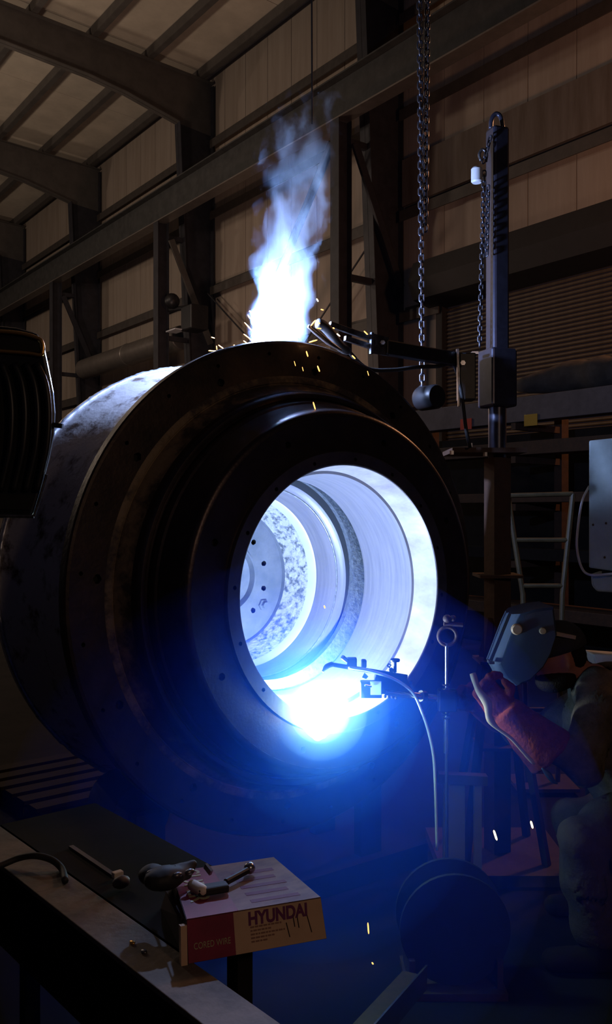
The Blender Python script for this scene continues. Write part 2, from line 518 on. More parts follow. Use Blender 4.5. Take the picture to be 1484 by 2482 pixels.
# roller door
dr = empty('door_1', (XW, 9.05, 0), 'wide dark brown roller shutter in the right wall', kind='structure')
slat_mb = MB()
W_ = DOOR[1] - DOOR[0]
prof = [(0.0, 0.0), (-0.014, 0.008), (-0.022, 0.025), (-0.02, 0.046), (-0.008, 0.06), (0.0, 0.066)]
sv, sf = [], []
for x, z in prof:
    sv += [(x, -W_ / 2, z), (x, W_ / 2, z)]
for i in range(len(prof) - 1):
    sf.append((2 * i, 2 * i + 1, 2 * i + 3, 2 * i + 2))
slat_mb.add(sv, sf)
sme = slat_mb.mesh('slat'); sme.materials.append(M['slat'])
for i in range(74):
    link_mesh('slat', sme, dr, (-0.05, 0, 0.02 + i * 0.075))
for yy in (DOOR[0] - 0.08, DOOR[1] + 0.08):
    MB().box((XW - 0.08, yy, 2.8), (0.16, 0.16, 5.6)).build('guide_rail', M['hood_box'], dr)
hb = MB()
hb.prism([(XW - 0.05, DOOR[0] - 0.3, 5.5), (XW - 0.62, DOOR[0] - 0.3, 5.62), (XW - 0.75, DOOR[0] - 0.3, 5.95), (XW - 0.62, DOOR[0] - 0.3, 6.32), (XW - 0.05, DOOR[0] - 0.3, 6.5)], (0, W_ + 0.6, 0))
hb.build('coil_housing', M['hood_box'], dr)

# round duct and heater on the wall
o = MB().lathe([(0, 0), (0, .3), (0.02, .32), (3.2, .32), (3.22, .335), (3.28, .335), (3.3, .32), (6.6, .32), (6.6, 0)], (11.4, 20.95, 6.3), (0, 1, 0), 28).build('air_duct', M['duct'], smooth=True)
tag(o, 'round grey air duct along the wall behind the barrel', 'duct')
for yy in (1.2, 3.25, 5.4):
    MB().box((11.89, 20.95 + yy, 6.3), (.38, .05, .05)).build('wall_bracket', M['frame'], o)
h = empty('unit_heater', (10.95, 19.6, 6.3), 'black heater with a round motor hung beside the wall column left of the smoke', 'heater')
MB().box((11.1, 19.75, 6.55), (0.5, 0.55, 0.62)).build('casing', M['black'], h, bevel=0.03)
MB().ball((10.75, 20.3, 7.05), 0.2, 14).build('motor', M['black'], h, smooth='all')
MB().tube([(10.75, 20.5, 6.86), (11.1, 19.75, 6.86)], 0.06).build('arm', M['black'], h)
MB().box((10.8, 20.2, 6.28), (0.3, 0.5, 0.03)).build('shelf_plate', M['white'], h)

# ------------------------------------------------------------------ the great flanged casing
HX, HZ = 2.079, 1.355
HUB = Vector((HX, 0, HZ))
YAX = Vector((0, 1, 0))


def ringv(r, a, yy):
    return Vector((HX + r * math.cos(a), yy, HZ + r * math.sin(a)))


def annulus_holes(mb, mh, yy, r0, r1, rc, n, off, rh, depth, seg=12, cell=4):
    """flat annulus facing the camera with n round holes; hole cups go to mh"""
    for i in range(n):
        a0 = math.radians(off) + math.tau * i / n
        da = math.pi / n
        bound = []
        for k in range(cell): bound.append((r0, -da + 2 * da * k / cell))
        for k in range(cell): bound.append((r0 + (r1 - r0) * k / 2 if k < 2 else r1, da) if k < 2 else None)
        bound = [b for b in bound if b]
        for k in range(cell): bound.append((r1, da - 2 * da * k / cell))
        bound.append((r1, -da)); bound.append(((r0 + r1) / 2, -da))
        nb = len(bound)
        circ = []
        for (r, a) in bound:
            dx, dy = rc * a, r - rc
            L = math.hypot(dx, dy)
            circ.append((rc + rh * dy / L, rh * dx / L / rc))
        vs = [ringv(r, a0 + a, yy) for r, a in bound] + [ringv(r, a0 + a, yy) for r, a in circ]
        mb.add(vs, [(k, (k + 1) % nb, nb + (k + 1) % nb, nb + k) for k in range(nb)])
        cv = [ringv(r, a0 + a, yy) for r, a in circ] + [ringv(r, a0 + a, yy + depth) for r, a in circ]
        MB().add(cv, [(k, (k + 1) % nb, nb + (k + 1) % nb, nb + k) for k in range(nb)] + [tuple(range(nb, 2 * nb))]).build('bolt_hole', M['hole'], mh)


cas = empty('flanged_casing', (HX, 3.0, 0.385), 'huge dark flanged steel casing with a stepped hub and a brightly lit bore', 'casing')
N = 160
f = MB(); fh = cas
f.lathe([(2.8425, .958), (2.846, .968), (2.853, .973), (2.895, .973), (2.905, .965), (2.905, .83)], HUB, YAX, N)
annulus_holes(f, fh, 2.8425, .885, .958, .92, 24, 9.5, .008, .03)
annulus_holes(f, fh, 2.8425, .832, .885, .86, 12, 25.5, .0165, .03, cell=8)
f.build('outer_flange', M['mill'], cas, smooth=True)
f = MB(); f.lathe([(2.8425, .832), (2.8405, .828), (2.8405, .806), (2.846, .803), (2.846, .799)], HUB, YAX, N)
f.build('scuffed_band', M['scuff'], cas, smooth=True)
f = MB(); f.lathe([(2.846, .799), (2.835, .794), (2.82, .785), (2.80, .772), (2.775, .766)], HUB, YAX, N)
f.build('shoulder', M['scuff'], cas, smooth=True)
f = MB(); f.lathe([(2.775, .766), (2.75, .762), (2.738, .757), (2.732, .750), (2.731, .742), (2.733, .734), (2.742, .730), (2.738, .724), (2.715, .721), (2.70, .716), (2.695, .708), (2.64, .690), (2.59, .6775), (2.578, .674), (2.571, .668), (2.567, .660), (2.566, .650)], HUB, YAX, N)
f.build('stepped_hub', M['hubm'], cas, smooth=True)
f = MB(); fh = cas
annulus_holes(f, fh, 2.566, .524, .650, .592, 8, 161, .013, .03, cell=8)
f.build('hub_face', M['hubm'], cas, smooth=True)
f = MB(); fh = cas
f.lathe([(2.566, .524), (2.562, .5225), (2.555, .5215), (2.551, .519)], HUB, YAX, N)
annulus_holes(f, fh, 2.551, .473, .519, .492, 16, 18, .0075, .03, cell=8)
f.lathe([(2.551, .473), (2.5525, .469), (2.557, .4675)], HUB, YAX, N)
f.build('bore_flange', M['lipm'], cas, smooth=True)
f = MB(); f.lathe([(2.557, .4675), (2.60, .462), (2.673, .452)], HUB, YAX, N); f.build('ground_land', M['land'], cas, smooth=True)
f = MB(); f.lathe([(2.673, .452), (2.675, .441), (2.68, .440), (2.955, .430), (2.967, .434)], HUB, YAX, N); f.build('bore_wall', M['bore'], cas, smooth=True)
f = MB(); f.lathe([(2.967, .434), (2.968, .50), (3.06, .50), (3.09, .43)], HUB, YAX, N); f.build('bore_groove', M['gap'], cas, smooth=True)
f = MB(); vs_, fs_ = [], []
for k in range(N):
    a = k * math.tau / N
    vs_.append(ringv(.49, a, 2.985))
for k in range(N):
    a = k * math.tau / N
    vs_.append(Vector((HX - .022 + .421 * math.cos(a), 3.0, HZ + .030 + .421 * math.sin(a))))
for k in range(N):
    a = k * math.tau / N
    vs_.append(Vector((HX - .022 + .424 * math.cos(a), 3.03, HZ + .030 + .424 * math.sin(a))))
fs_ = [(j * N + k, j * N + (k + 1) % N, (j + 1) * N + (k + 1) % N, (j + 1) * N + k) for j in range(2) for k in range(N)]
f.add(vs_, fs_).build('mottled_ring', M['mottle'], cas, smooth=True)
f = MB(); f.lathe([(3.09, .43), (3.10, .415), (3.12, .400), (3.245, .381)], HUB, YAX, N); f.build('inner_sleeve', M['bore'], cas, smooth=True)
wb = MB()
pts, rr = [], []
for k in range(360):
    a = k * math.tau / 360
    pts.append(ringv(.401, a, 3.118)); rr.append(0.004 + 0.0018 * noise.noise(Vector((math.cos(a) * 30, math.sin(a) * 30, 0))))
wb.tube(pts, rr, 6, closed=True); wb.build('inner_weld_bead', M['bead'], cas, smooth='all')
f = MB(); f.lathe([(3.245, .381), (3.25, .375), (3.285, .362)], HUB, YAX, N); f.build('lit_step', M['steplit'], cas, smooth=True)
f = MB(); f.lathe([(3.285, .362), (3.405, .318)], HUB, YAX, N); f.build('weld_overlay', M['crust'], cas, smooth=True)
f = MB(); fh = cas
f.lathe([(3.405, .318), (3.43, .318)], HUB, YAX, N)
annulus_holes(f, fh, 3.43, .165, .318, .222, 12, 14.5, .013, .03, cell=8)
f.lathe([(3.43, .165), (3.415, .163), (3.415, .155), (3.45, .15), (3.46, .10), (3.46, .03), (3.45, .0)], HUB, YAX, N)
f.build('back_plate', M['plate'], cas, smooth=True)
bp = ringv(.25, math.radians(-33), 3.43)
MB().lathe([(0, .026), (-.012, .026), (-.012, .016), (-.03, .016), (-.03, 0)], bp, YAX, 6).build('plate_bolt', M['plate'], cas)
f = MB(); f.lathe([(2.905, .84), (2.92, .852), (3.1, .858), (3.25, .872), (3.38, .892), (3.48, .918), (3.55, .944), (3.585, .956), (3.60, .966), (3.62, .966), (3.62, .30), (3.47, .30), (3.47, 0)], HUB, YAX, N)
f.build('barrel', M['barrel'], cas, smooth=True)
wb = MB(); pts, rr = [], []
for k in range(420):
    a = k * math.tau / 420
    pts.append(ringv(.960, a, 3.585)); rr.append(0.011 + 0.006 * noise.noise(Vector((math.cos(a) * 40, math.sin(a) * 40, 0))))
wb.tube(pts, rr, 6, closed=True); wb.build('rim_weld_bead', M['bead'], cas, smooth='all')
# lifting lug with a dark round roller at the upper right, behind the flange
MB().lathe([(0, 0), (0, .05), (.01, .055), (.10, .055), (.11, .05), (.11, 0)], at(1053, 962, 3.93) - Vector((0, .02, 0)), YAX, 24).build('lifting_trunnion', M['black'], cas, smooth=True)
# cradle with rollers
cr = empty('roller_cradle', (HX, 3.25, 0), 'dark roller cradle on the floor under the casing', 'cradle')
for sx in (-1, 1):
    xx = HX + sx * 0.55
    zz = HZ - math.sqrt((0.90 + 0.13) ** 2 - 0.55 ** 2)
    MB().lathe([(-.12, 0), (-.12, .12), (.12, .12), (.12, 0)], (xx, 3.25, zz), YAX, 28).build('roller', M['rubber'], cr, smooth=True)
    MB().box((xx, 3.08, zz / 2 + .02), (.12, .05, zz)).build('bracket', M['black'], cr)
    MB().box((xx, 3.42, zz / 2 + .02), (.12, .05, zz)).build('bracket', M['black'], cr)
MB().box((HX, 3.25, .05), (1.7, .5, .1)).build('base_frame', M['table'], cr)

# ------------------------------------------------------------------ arcs, smoke, haze
def blob(name, c, r, sc, seed, m, label, amp=0.35):
    mb = MB().ball(c, r, 24, sc)
    for i, p in enumerate(mb.v):
        dv = p - c
        mb.v[i] = c + dv * (1 + amp * noise.noise(dv * (2.2 / r) + Vector((seed, 0, 0))))
    o = mb.build(name, m, smooth='all', origin=c)
    return tag(o, label, 'arc')


blob('welding_arc', BORE_ARC_FRONT + Vector((0.004, 0.0, -0.006)), 0.08, (1.15, 1.0, 0.95), 3, M['arc'], 'dazzling blue white welding arc swelled by its glare at the bottom of the bore')  # arc blob enlarged to take in the camera glare around it
blob('welding_arc', TOP_ARC + Vector((-.02, 0, -.05)), 0.045, (1.3, 1, 0.9), 8, M['arc'], 'dazzling white welding arc on top behind the flange')


def volume_mat(name, color, build_density, aniso=0.0, density=1.0):
    m = bpy.data.materials.new(name)
    m.use_nodes = True
    nt = m.node_tree
    nt.nodes.remove(nt.nodes['Principled BSDF'])
    out = nt.nodes['Material Output']
    vs = nt.nodes.new('ShaderNodeVolumeScatter')
    vs.inputs['Color'].default_value = (*color, 1)
    vs.inputs['Density'].default_value = density
    vs.inputs['Anisotropy'].default_value = aniso
    nt.links.new(vs.outputs['Volume'], out.inputs['Volume'])
    if build_density:
        build_density(nt, vs)
    else:
        m.cycles.homogeneous_volume = True
    return m


def plume_density(nt, vs):
    N_ = nt.nodes.new; L = nt.links.new
    tc = N_('ShaderNodeTexCoord')
    nz = N_('ShaderNodeTexNoise'); nz.inputs['Scale'].default_value = 11.5; nz.inputs['Detail'].default_value = 6; nz.inputs['Roughness'].default_value = 0.62; nz.inputs['Distortion'].default_value = 0.5
    mp = N_('ShaderNodeMapping'); mp.inputs['Scale'].default_value = (1, 1, 0.6); mp.inputs['Location'].default_value = (3.1, 0.4, 0.2)
    L(tc.outputs['Object'], mp.inputs['Vector']); L(mp.outputs['Vector'], nz.inputs['Vector'])
    sx = N_('ShaderNodeSeparateXYZ'); L(tc.outputs['Object'], sx.inputs['Vector'])

    def M2(op, a, b, clamp=False):
        n = N_('ShaderNodeMath'); n.operation = op; n.use_clamp = clamp
        for i, q in enumerate((a, b)):
            if isinstance(q, (int, float)): n.inputs[i].default_value = q
            else: L(q, n.inputs[i])
        return n.outputs[0]

    def MR(v, a, b, c, d):
        n = N_('ShaderNodeMapRange')
        for i, q in enumerate((a, b, c, d)): n.inputs[i + 1].default_value = q
        L(v, n.inputs[0])
        return n.outputs[0]
    Z = sx.outputs['Z']
    dx = M2('SUBTRACT', sx.outputs['X'], M2('MULTIPLY', Z, 0.13))
    rs = M2('SQRT', M2('ADD', M2('MULTIPLY', dx, dx), M2('MULTIPLY', sx.outputs['Y'], sx.outputs['Y'])), 0.0)
    q = M2('DIVIDE', rs, MR(Z, 0.0, 0.9, 0.115, 0.24))
    th = M2('ADD', MR(Z, 0.05, 0.45, 0.25, 0.41), M2('MULTIPLY', M2('MULTIPLY', q, q), 0.26))
    up = MR(Z, 0.6, 1.05, 0.0, 0.12)
    val = M2('SUBTRACT', M2('SUBTRACT', nz.outputs['Fac'], th), up, True)
    L(M2('MULTIPLY', val, MR(Z, 0.1, 0.5, 11.0, 15.0)), vs.inputs['Density'])


pl = MB()
base = Vector((TOP_ARC.x, TOP_ARC.y, 2.335))
ringn = 20
prf = [(0.0, .12), (0.1, .15), (0.3, .19), (0.6, .24), (0.9, .28), (1.05, .26)]
vs_, fs_ = [], []
for hz, r in prf:
    for k in range(ringn):
        a = k * math.tau / ringn
        vs_.append(base + Vector((0.13 * hz + r * math.cos(a), r * math.sin(a), hz)))
for i in range(len(prf) - 1):
    fs_ += [(i * ringn + k, i * ringn + (k + 1) % ringn, (i + 1) * ringn + (k + 1) % ringn, (i + 1) * ringn + k) for k in range(ringn)]
fs_ += [tuple(range(ringn)), tuple(range((len(prf) - 1) * ringn, len(prf) * ringn))]
pl.add(vs_, fs_)
o = pl.build('welding_smoke', volume_mat('smoke', (0.50, 0.70, 0.97), plume_density, 0.0), origin=base)
tag(o, 'billowing blue white smoke rising from the top arc', 'smoke', kind='stuff')

for rad_, off_, dens, colr, lab in (  # fume spheres sized and coloured to imitate the lens glare as well
        (0.11, (0.0, 0.0, 0.0), 2.2, (0.6, 0.8, 1.0), 'dense blue white fume with imitated glare right around the bore arc'),
        (0.17, (0.0, 0.0, 0.0), 1.0, (0.4, 0.66, 1.0), 'bright blue fume with imitated glare just around the bore arc'),
        (0.25, (-0.01, -0.01, -0.01), 0.45, (0.15, 0.42, 1.0), 'soft blue ball of fume with imitated glare about the bore arc'),
        (0.36, (-0.02, -0.02, -0.03), 0.5, (0.03, 0.20, 1.0), 'blue fume with imitated glare close about the bore arc'),
        (0.58, (-0.08, -0.06, -0.20), 0.40, (0.02, 0.12, 1.0), 'thinner blue fume with imitated glare in front of the hub face'),
        (0.80, (-0.12, -0.08, -0.34), 0.27, (0.02, 0.10, 1.0), 'thin blue fume with imitated glare spreading before the lower half of the casing'),
        (1.02, (-0.14, -0.10, -0.46), 0.13, (0.02, 0.09, 1.0), 'faintest blue fume with imitated glare out to the edge of the casing')):
    hz_c = BORE_ARC_FRONT + Vector(off_)
    o = MB().ball(hz_c, rad_, 36).build('glare_haze', volume_mat('fume', colr, None, 0.0, dens), smooth='all', origin=hz_c)
    tag(o, lab, 'haze', kind='stuff')

# ------------------------------------------------------------------ torch and arm over the casing, mast
def dx_(px): return 3.60 + (px - 755) * 0.00135


mast_d = 4.2
MX = at(1206, 1241, mast_d); MX.z = 0


def mz(py): return EYE + (1241 - py) / FPX * mast_d


mast = empty('torch_mast', MX, 'tall dark blue steel mast carrying the top welding arm', 'mast')
diag = [(RIGHT * math.cos(a) + VIEW * math.sin(a)) for a in (math.radians(20), math.radians(110))]
MB().box((MX.x, MX.y, (mz(312) + mz(985)) / 2), (.084, .084, mz(312) - mz(985)), (diag[0], diag[1], UP)).build('square_tube', M['mast'], mast, bevel=0.012)
MB().lathe([(mz(1110), .042), (mz(960), .042)], (MX.x, MX.y, 0), UP, 28).build('inner_tube', M['steel' if False else 'mast'], mast, smooth=True)
sl = MB().box((MX.x, MX.y, (mz(848) + mz(988)) / 2), (.135, .135, mz(848) - mz(988)), (diag[0], diag[1], UP))
sl.build('sleeve', M['mast'], mast, bevel=0.01)
hp = [at(1190, 312, mast_d), at(1192, 290, mast_d), at(1202, 276, mast_d), at(1214, 284, mast_d), at(1219, 312, mast_d)]
MB().tube(smooth_path(hp, 5), .011, 8).build('top_hook', M['mast'], mast, smooth='all')
MB().box(at(1172, 1096, mast_d), (.34, .30, .022), (RIGHT, VIEW, UP)).build('deck_plate', M['rust'], mast)
MB().box((MX.x, MX.y, mz(1110) / 2), (.09, .09, mz(1110)), (diag[0], diag[1], UP)).build('lower_post', M['rust'], mast)
for k in range(4):
    a = math.radians(45 + 90 * k)
    dv = RIGHT * math.cos(a) + VIEW * math.sin(a)
    MB().bar(Vector((MX.x, MX.y, 1.15)) + dv * .04, Vector((MX.x, MX.y, 0.05)) + dv * .26, .03, .03).build('gusset_leg', M['rust'], mast)
MB().box((MX.x, MX.y, .025), (.6, .6, .05), (RIGHT, VIEW, UP)).build('base_plate', M['rust'], mast)
for z in (.55, .95, 1.35):
    MB().box((MX.x, MX.y, z), (.2, .2, .014), (RIGHT, VIEW, UP)).build('collar', M['rust'], mast)
for p in ((1141, 1076), (1177, 1098), (1096, 1094)):
    MB().lathe([(0, .011), (.018, .011), (.018, 0)], at(p[0], p[1], 4.05) - Vector((0, 0, .015)), UP, 6).build('plate_bolt', M['steel'], mast)

arm = empty('torch_boom', at(1000, 862, dx_(1000)), 'dark welding boom from the mast with a bright clevis and curved torch over the casing', 'boom')


def A(px, py, o=0.0): return at(px, py, dx_(px) + o)


MB().bar(A(800, 786), A(905, 822), .016, .024).build('upper_link', M['worn'], arm, bevel=.002)
MB().bar(A(836, 820), A(905, 842), .016, .022).build('lower_link', M['worn'], arm, bevel=.002)
MB().prism([A(898, 806, -.02), A(943, 818, -.02), A(943, 862, -.02), A(898, 856, -.02)], VIEW * .008).build('clevis_plate', M['worn'], arm)
MB().bar(A(902, 806, -.024), A(900, 858, -.024), .012, .012).build('clevis_edge', M['steel'], arm)
MB().lathe([(0, .013), (-.014, .013), (-.016, .010), (-.03, .010), (-.03, 0)], A(927, 833, -.02), VIEW, 6).build('clevis_bolt', M['steel'], arm)
MB().bar(A(930, 842), A(1108, 872), .05, .062).build('main_beam', M['black'], arm, bevel=.006)
MB().box(A(1130, 915), (.075, .09, .215), (RIGHT, VIEW, UP)).build('carriage_block', M['black'], arm, bevel=.005)
MB().bar(A(1109, 846, -.05), A(1113, 985, -.05), .01, .02, VIEW).build('carriage_edge', M['worn'], arm)
MB().box(A(1150, 857), (.03, .05, .012), (RIGHT, VIEW, UP)).build('clamp_tab', M['steel'], arm)
MB().lathe([(0, .012), (-.02, .012), (-.02, 0)], A(1121, 881, -.06), VIEW, 6).build('carriage_bolt', M['steel'], arm)
MB().tube(smooth_path([A(768, 783), A(785, 790), A(805, 812), A(822, 836), A(845, 852)], 6), [.012] + [.021] * 22 + [.019, .016], 12).build('torch_body', M['rubber'], arm, smooth='all')
MB().tube(smooth_path([A(748, 790, -.03), A(775, 812, -.03), A(800, 832, -.03), A(832, 852, -.03)], 5), [.008, .010, .011, .012, .012, .012, .012, .012, .012, .012, .011, .010, .009, .007, .006, .004], 10).build('gas_nozzle', M['steel'], arm, smooth='all')
MB().tube(smooth_path([A(845, 852), A(890, 893), A(950, 897), A(1010, 890), A(1060, 888), A(1100, 885), A(1118, 950, -.07), A(1130, 1040, -.1), A(1140, 1085, -.1)], 6), .009, 8).build('torch_cable', M['rubber'], arm, smooth='all')

# ------------------------------------------------------------------ chains
def link_me(name, L, w, r):
    pts = []
    for k in range(8):
        a = math.pi * k / 7
        pts.append(Vector((w * math.cos(a), 0, L / 2 + w * math.sin(a))))
    for k in range(8):
        a = math.pi + math.pi * k / 7
        pts.append(Vector((w * math.cos(a), 0, -L / 2 + w * math.sin(a))))
    me = MB().tube(pts, r, 6, closed=True).mesh(name)
    me.materials.append(M['chain'])
    for p in me.polygons: p.use_smooth = True
    return me


LINK = link_me('link', 0.019, 0.0105, 0.0042)


def chain(root, a, b, me=LINK, pitch=0.0305, rot0=0.3):
    a, b = Vector(a), Vector(b)
    n = int((b - a).length / pitch)
    base_ = wloc(root)
    q = (b - a).to_track_quat('Z', 'X')
    from mathutils import Quaternion
    for i in range(n):
        p = a + (b - a) * ((i + .5) / n)
        o = link_mesh('link', me, root, p - base_)
        o.rotation_mode = 'QUATERNION'
        o.rotation_quaternion = q @ Quaternion((0, 0, 1), rot0 + (i % 2) * math.pi / 2)


ch = empty('hoist_chain', at(1022, 960, 4.08), 'long steel lifting chain hanging behind the arm to the top of the casing', 'chain')
chain(ch, at(1017, -60, 4.08), at(1024, 940, 4.08))
chain(ch, at(1037, -60, 4.1), at(1031, 560, 4.1), rot0=1.2)
hk = smooth_path([at(1024, 935, 4.08), at(1010, 950, 4.08), at(1009, 968, 4.08), at(1022, 974, 4.08), at(1033, 965, 4.08), at(1031, 945, 4.08)], 5)
MB().tube(hk, .0085, 8).build('chain_hook', M['steel'], ch, smooth='all')
c2 = empty('mast_chain', at(1172, 830, 4.14), 'thin chain looped over a white roller beside the mast', 'chain')
L2 = link_me('small_link', 0.015, 0.0085, 0.0035)
chain(c2, at(1174, 415, 4.14), at(1163, 840, 4.14), L2, 0.024)
chain(c2, at(1184, 450, 4.13), at(1180, 620, 4.13), L2, 0.024, 1.0)
chain(c2, at(1190, 330, 4.14), at(1172, 395, 4.14), L2, 0.024, .8)
MB().tube(smooth_path([at(1166, 390, 4.14), at(1162, 374, 4.14), at(1170, 362, 4.14), at(1180, 372, 4.14), at(1178, 392, 4.14)], 4), .007, 8).build('eye_hook', M['worn'], c2, smooth='all')
MB().lathe([(-.035, .0), (-.035, .021), (-.028, .026), (.028, .026), (.035, .021), (.035, 0)], at(1156, 425, 4.1), UP, 18).build('roller', M['white'], c2, smooth=True)
o = MB().tube([at(756, -40, 7.5), at(757, 300, 7.5)], .008, 6).build('pendant_cable', M['rubber'])
tag(o, 'thin black pendant cable hanging from above left of the chain', 'cable')

# ------------------------------------------------------------------ bore torch on its stand
def bd(px): return 3.16 + (px - 780) * 0.0009


def B(px, py, o=0.0): return at(px, py, bd(px) + o)


bt = empty('bore_torch', B(960, 1700), 'automatic welding torch with slides reaching into the mouth of the bore', 'torch')
MB().bar(B(800, 1610), B(986, 1640), .016, .016).build('slide_rail', M['black'], bt, bevel=.003)
MB().box(B(853, 1605), (.036, .03, .034), (RIGHT, VIEW, UP)).build('slide_block', M['black'], bt, bevel=.004)
MB().box(B(882, 1608), (.02, .03, .03), (RIGHT, VIEW, UP)).build('slide_block', M['black'], bt, bevel=.005)
MB().tube([B(830, 1592), B(842, 1601)], .008).build('set_pin', M['worn'], bt)
MB().tube(smooth_path([B(806, 1610), B(792, 1616), B(782, 1628)], 4), [.010] * 5 + [.009, .007, .005, .004], 10).build('torch_tip', M['black'], bt, smooth='all')
MB().lathe([(0, .017), (.004, .019), (.010, .017), (.010, .006), (.05, .006), (.05, 0)], B(958, 1597), -UP, 20).build('hand_wheel', M['black'], bt, smooth=True)
MB().tube([B(944, 1618), B(948, 1612), B(942, 1609), B(939, 1614)], .003, 6, closed=True).build('ring_pin', M['black'], bt)
MB().lathe([(-.008, 0), (-.008, .009), (.008, .009), (.008, 0)], B(949, 1624), VIEW, 8).build('lock_nut', M['black'], bt)
MB().prism([B(884, 1631), B(893, 1640), B(888, 1646), B(878, 1642)], VIEW * .01).build('wing_screw', M['black'], bt)
MB().prism([B(912, 1634, -.01), B(985, 1640, -.01), B(1000, 1672, -.01), B(990, 1680, -.01), B(926, 1684, -.01), B(908, 1650, -.01)], VIEW * .05).build('motor_body', M['black'], bt, bevel=.004)
MB().box(B(899, 1670), (.078, .05, .058), (RIGHT, VIEW, UP)).build('bracket_box', M['black'], bt, bevel=.003)
MB().box(B(911, 1668, -.03), (.042, .012, .05), (RIGHT, VIEW, UP)).build('foil_wrap', M['white'], bt, bevel=.002)
MB().tube([B(885, 1661, -.035), B(900, 1664, -.035)], .004).build('wire_guide', M['steel'], bt)
MB().tube([B(930, 1676), B(1055, 1692)], .0135, 16).build('arm_shaft', M['steel'], bt, smooth=True)
MB().lathe([(0, 0), (0, .022), (.02, .022), (.02, 0)], B(1020, 1687), (B(1055, 1692) - B(930, 1676)), 18).build('shaft_collar', M['black'], bt, smooth=True)
for q in range(4):
    MB().ball(B(934 + 9 * q, 1688 + 1.4 * q), .006, 8).build('cap_screw', M['black'], bt)
MB().tube(smooth_path([B(846, 1618, -.03), B(900, 1627, -.03), B(955, 1646, -.03), B(1000, 1678, -.03), B(1025, 1730, -.03), B(1042, 1785, -.03), B(1052, 1840, -.03), B(1056, 1920, -.03), B(1060, 2060, .0)], 7), .0058, 8).build('wire_conduit', M['white'], bt, smooth='all')
sd = 3.46
st = empty('torch_stand', Vector((at(1083, 1241, sd).x, at(1083, 1241, sd).y, 0)), 'upright rod stand with a shackle eye beside the bore carrying the torch shaft', 'stand')


def T(px, py, o=0.0): return at(px, py, sd + o)


zf = EYE - 0.0
MB().tube([T(1083, 1560), Vector((T(1083, 1241).x, T(1083, 1241).y, 0.03))], .0075, 12).build('rod', M['steel'], st, smooth=True)
MB().tube([T(1083, 1735), T(1083, 1825)], .0125, 14).build('lit_rod_stretch', M['steel'], st, smooth=True)  # thicker steel length stands for the brightly arc-lit stretch of the rod
MB().box(T(1084, 1697), (.07, .05, .085), (RIGHT, VIEW, UP)).build('clamp_block', M['black'], st, bevel=.005)
for q in range(9):
    MB().lathe([(-.003, .013), (0, .016), (.003, .013)], T(1081, 1660 + q * 10), UP, 12).build('spring_coil', M['worn'], st, smooth=True)
ring = [T(1085 + 22 * math.cos(a), 1542 + 22 * math.sin(a)) for a in [k * math.tau / 20 for k in range(20)]]
MB().tube(ring, .0075, 8, closed=True).build('shackle_eye', M['rust'], st, smooth='all')
MB().tube([T(1076, 1512), T(1122, 1515)], .009, 10).build('shackle_pin', M['rust'], st, smooth=True)
MB().ball(T(1084, 1500), .017, 12).ball(T(1098, 1499), .013, 12).build('pin_knob', M['rust'], st, smooth='all')
MB().lathe([(0, .0), (0, .16), (.02, .16), (.03, .15), (.03, 0)], Vector((T(1083, 0).x, T(1083, 0).y, 0)), UP, 28).build('round_base', M['black'], st, smooth=True)
MB().bar(T(1060, 1694), T(1150, 1700, .12), .02, .02).build('cross_arm', M['black'], st)

# low trestle right of the casing
tr = empty('low_trestle', Vector((at(1120, 0, 3.75).x, at(1120, 0, 3.75).y, 0)), 'low brown trestle behind the rod stand at the right of the casing', 'trestle')
TD = 3.75
MB().bar(at(1062, 1884, TD), at(1180, 1890, TD), .05, .04).build('top_bar', M['rust'], tr)
for px in (1100, 1158):
    a = at(px, 1886, TD); b = Vector((a.x, a.y, 0))
    MB().bar(b, a, .09 if px == 1100 else .03, .03, VIEW).build('leg', M['stock'], tr)

# ------------------------------------------------------------------ the welder
def P(px, py, d): return at(px, py, d)


person = empty('person', Vector((at(1450, 0, 3.4).x, at(1450, 0, 3.4).y, 0)), 'welder in grey brown jacket, blue grey hood and red glove leaning toward the casing', 'person')
HD = 3.45
sh_l, sh_r = P(1452, 1712, 3.30), P(1425, 1700, 3.70)
el_l, el_r = P(1418, 1852, 3.22), P(1300, 1800, 3.70)
wr_l, wr_r = P(1262, 1757, 3.24), P(1170, 1712, 3.60)
neck, chest, belly, pelvis = P(1440, 1650, 3.5), P(1470, 1770, 3.5), P(1530, 1880, 3.5), P(1570, 1960, 3.5)
hip_l, hip_r = P(1560, 1975, 3.40), P(1550, 1965, 3.62)
kn_l, kn_r = P(1405, 2040, 3.16), P(1400, 1990, 3.62)
an_l, an_r = P(1450, 2290, 3.18), P(1440, 2180, 3.62)
an_l.z = .1; an_r.z = .1
HC = P(1352, 1590, HD)
fwd = (P(1180, 1625, HD) - P(1352, 1570, HD)).normalized()     # the way the face looks
hup = VIEW.cross(fwd).normalized()
if hup.z < 0: hup = -hup
hax = (fwd, VIEW, hup)
body = MB()
body.ball(HC, .098, 18, (1.0, .78, 1.12), hax)
body.ball(HC + fwd * .03 - hup * .055, .07, 14, (1.0, .82, .8), hax)          # jaw
body.ball(HC + fwd * .105 - hup * .02, .02, 10, (1, .7, 1.3), hax)            # nose
body.ball(HC + fwd * .088 - hup * .068, .024, 10, (.6, 1.2, .5), hax)         # mouth
for s in (-1, 1):
    body.ball(HC + fwd * .078 + VIEW * (.032 * s) + hup * .015, .016, 10)     # eyes
    body.ball(HC - fwd * .012 + VIEW * (.078 * s) - hup * .012, .03, 10, (.7, .35, 1.1), hax)   # ears
body.capsule(HC - fwd * .03 - hup * .05, .06, neck + Vector((0, 0, -.02)), .066)
body.capsule(neck, .07, chest, .12).capsule(chest, .14, belly, .14).capsule(belly, .14, pelvis, .14)
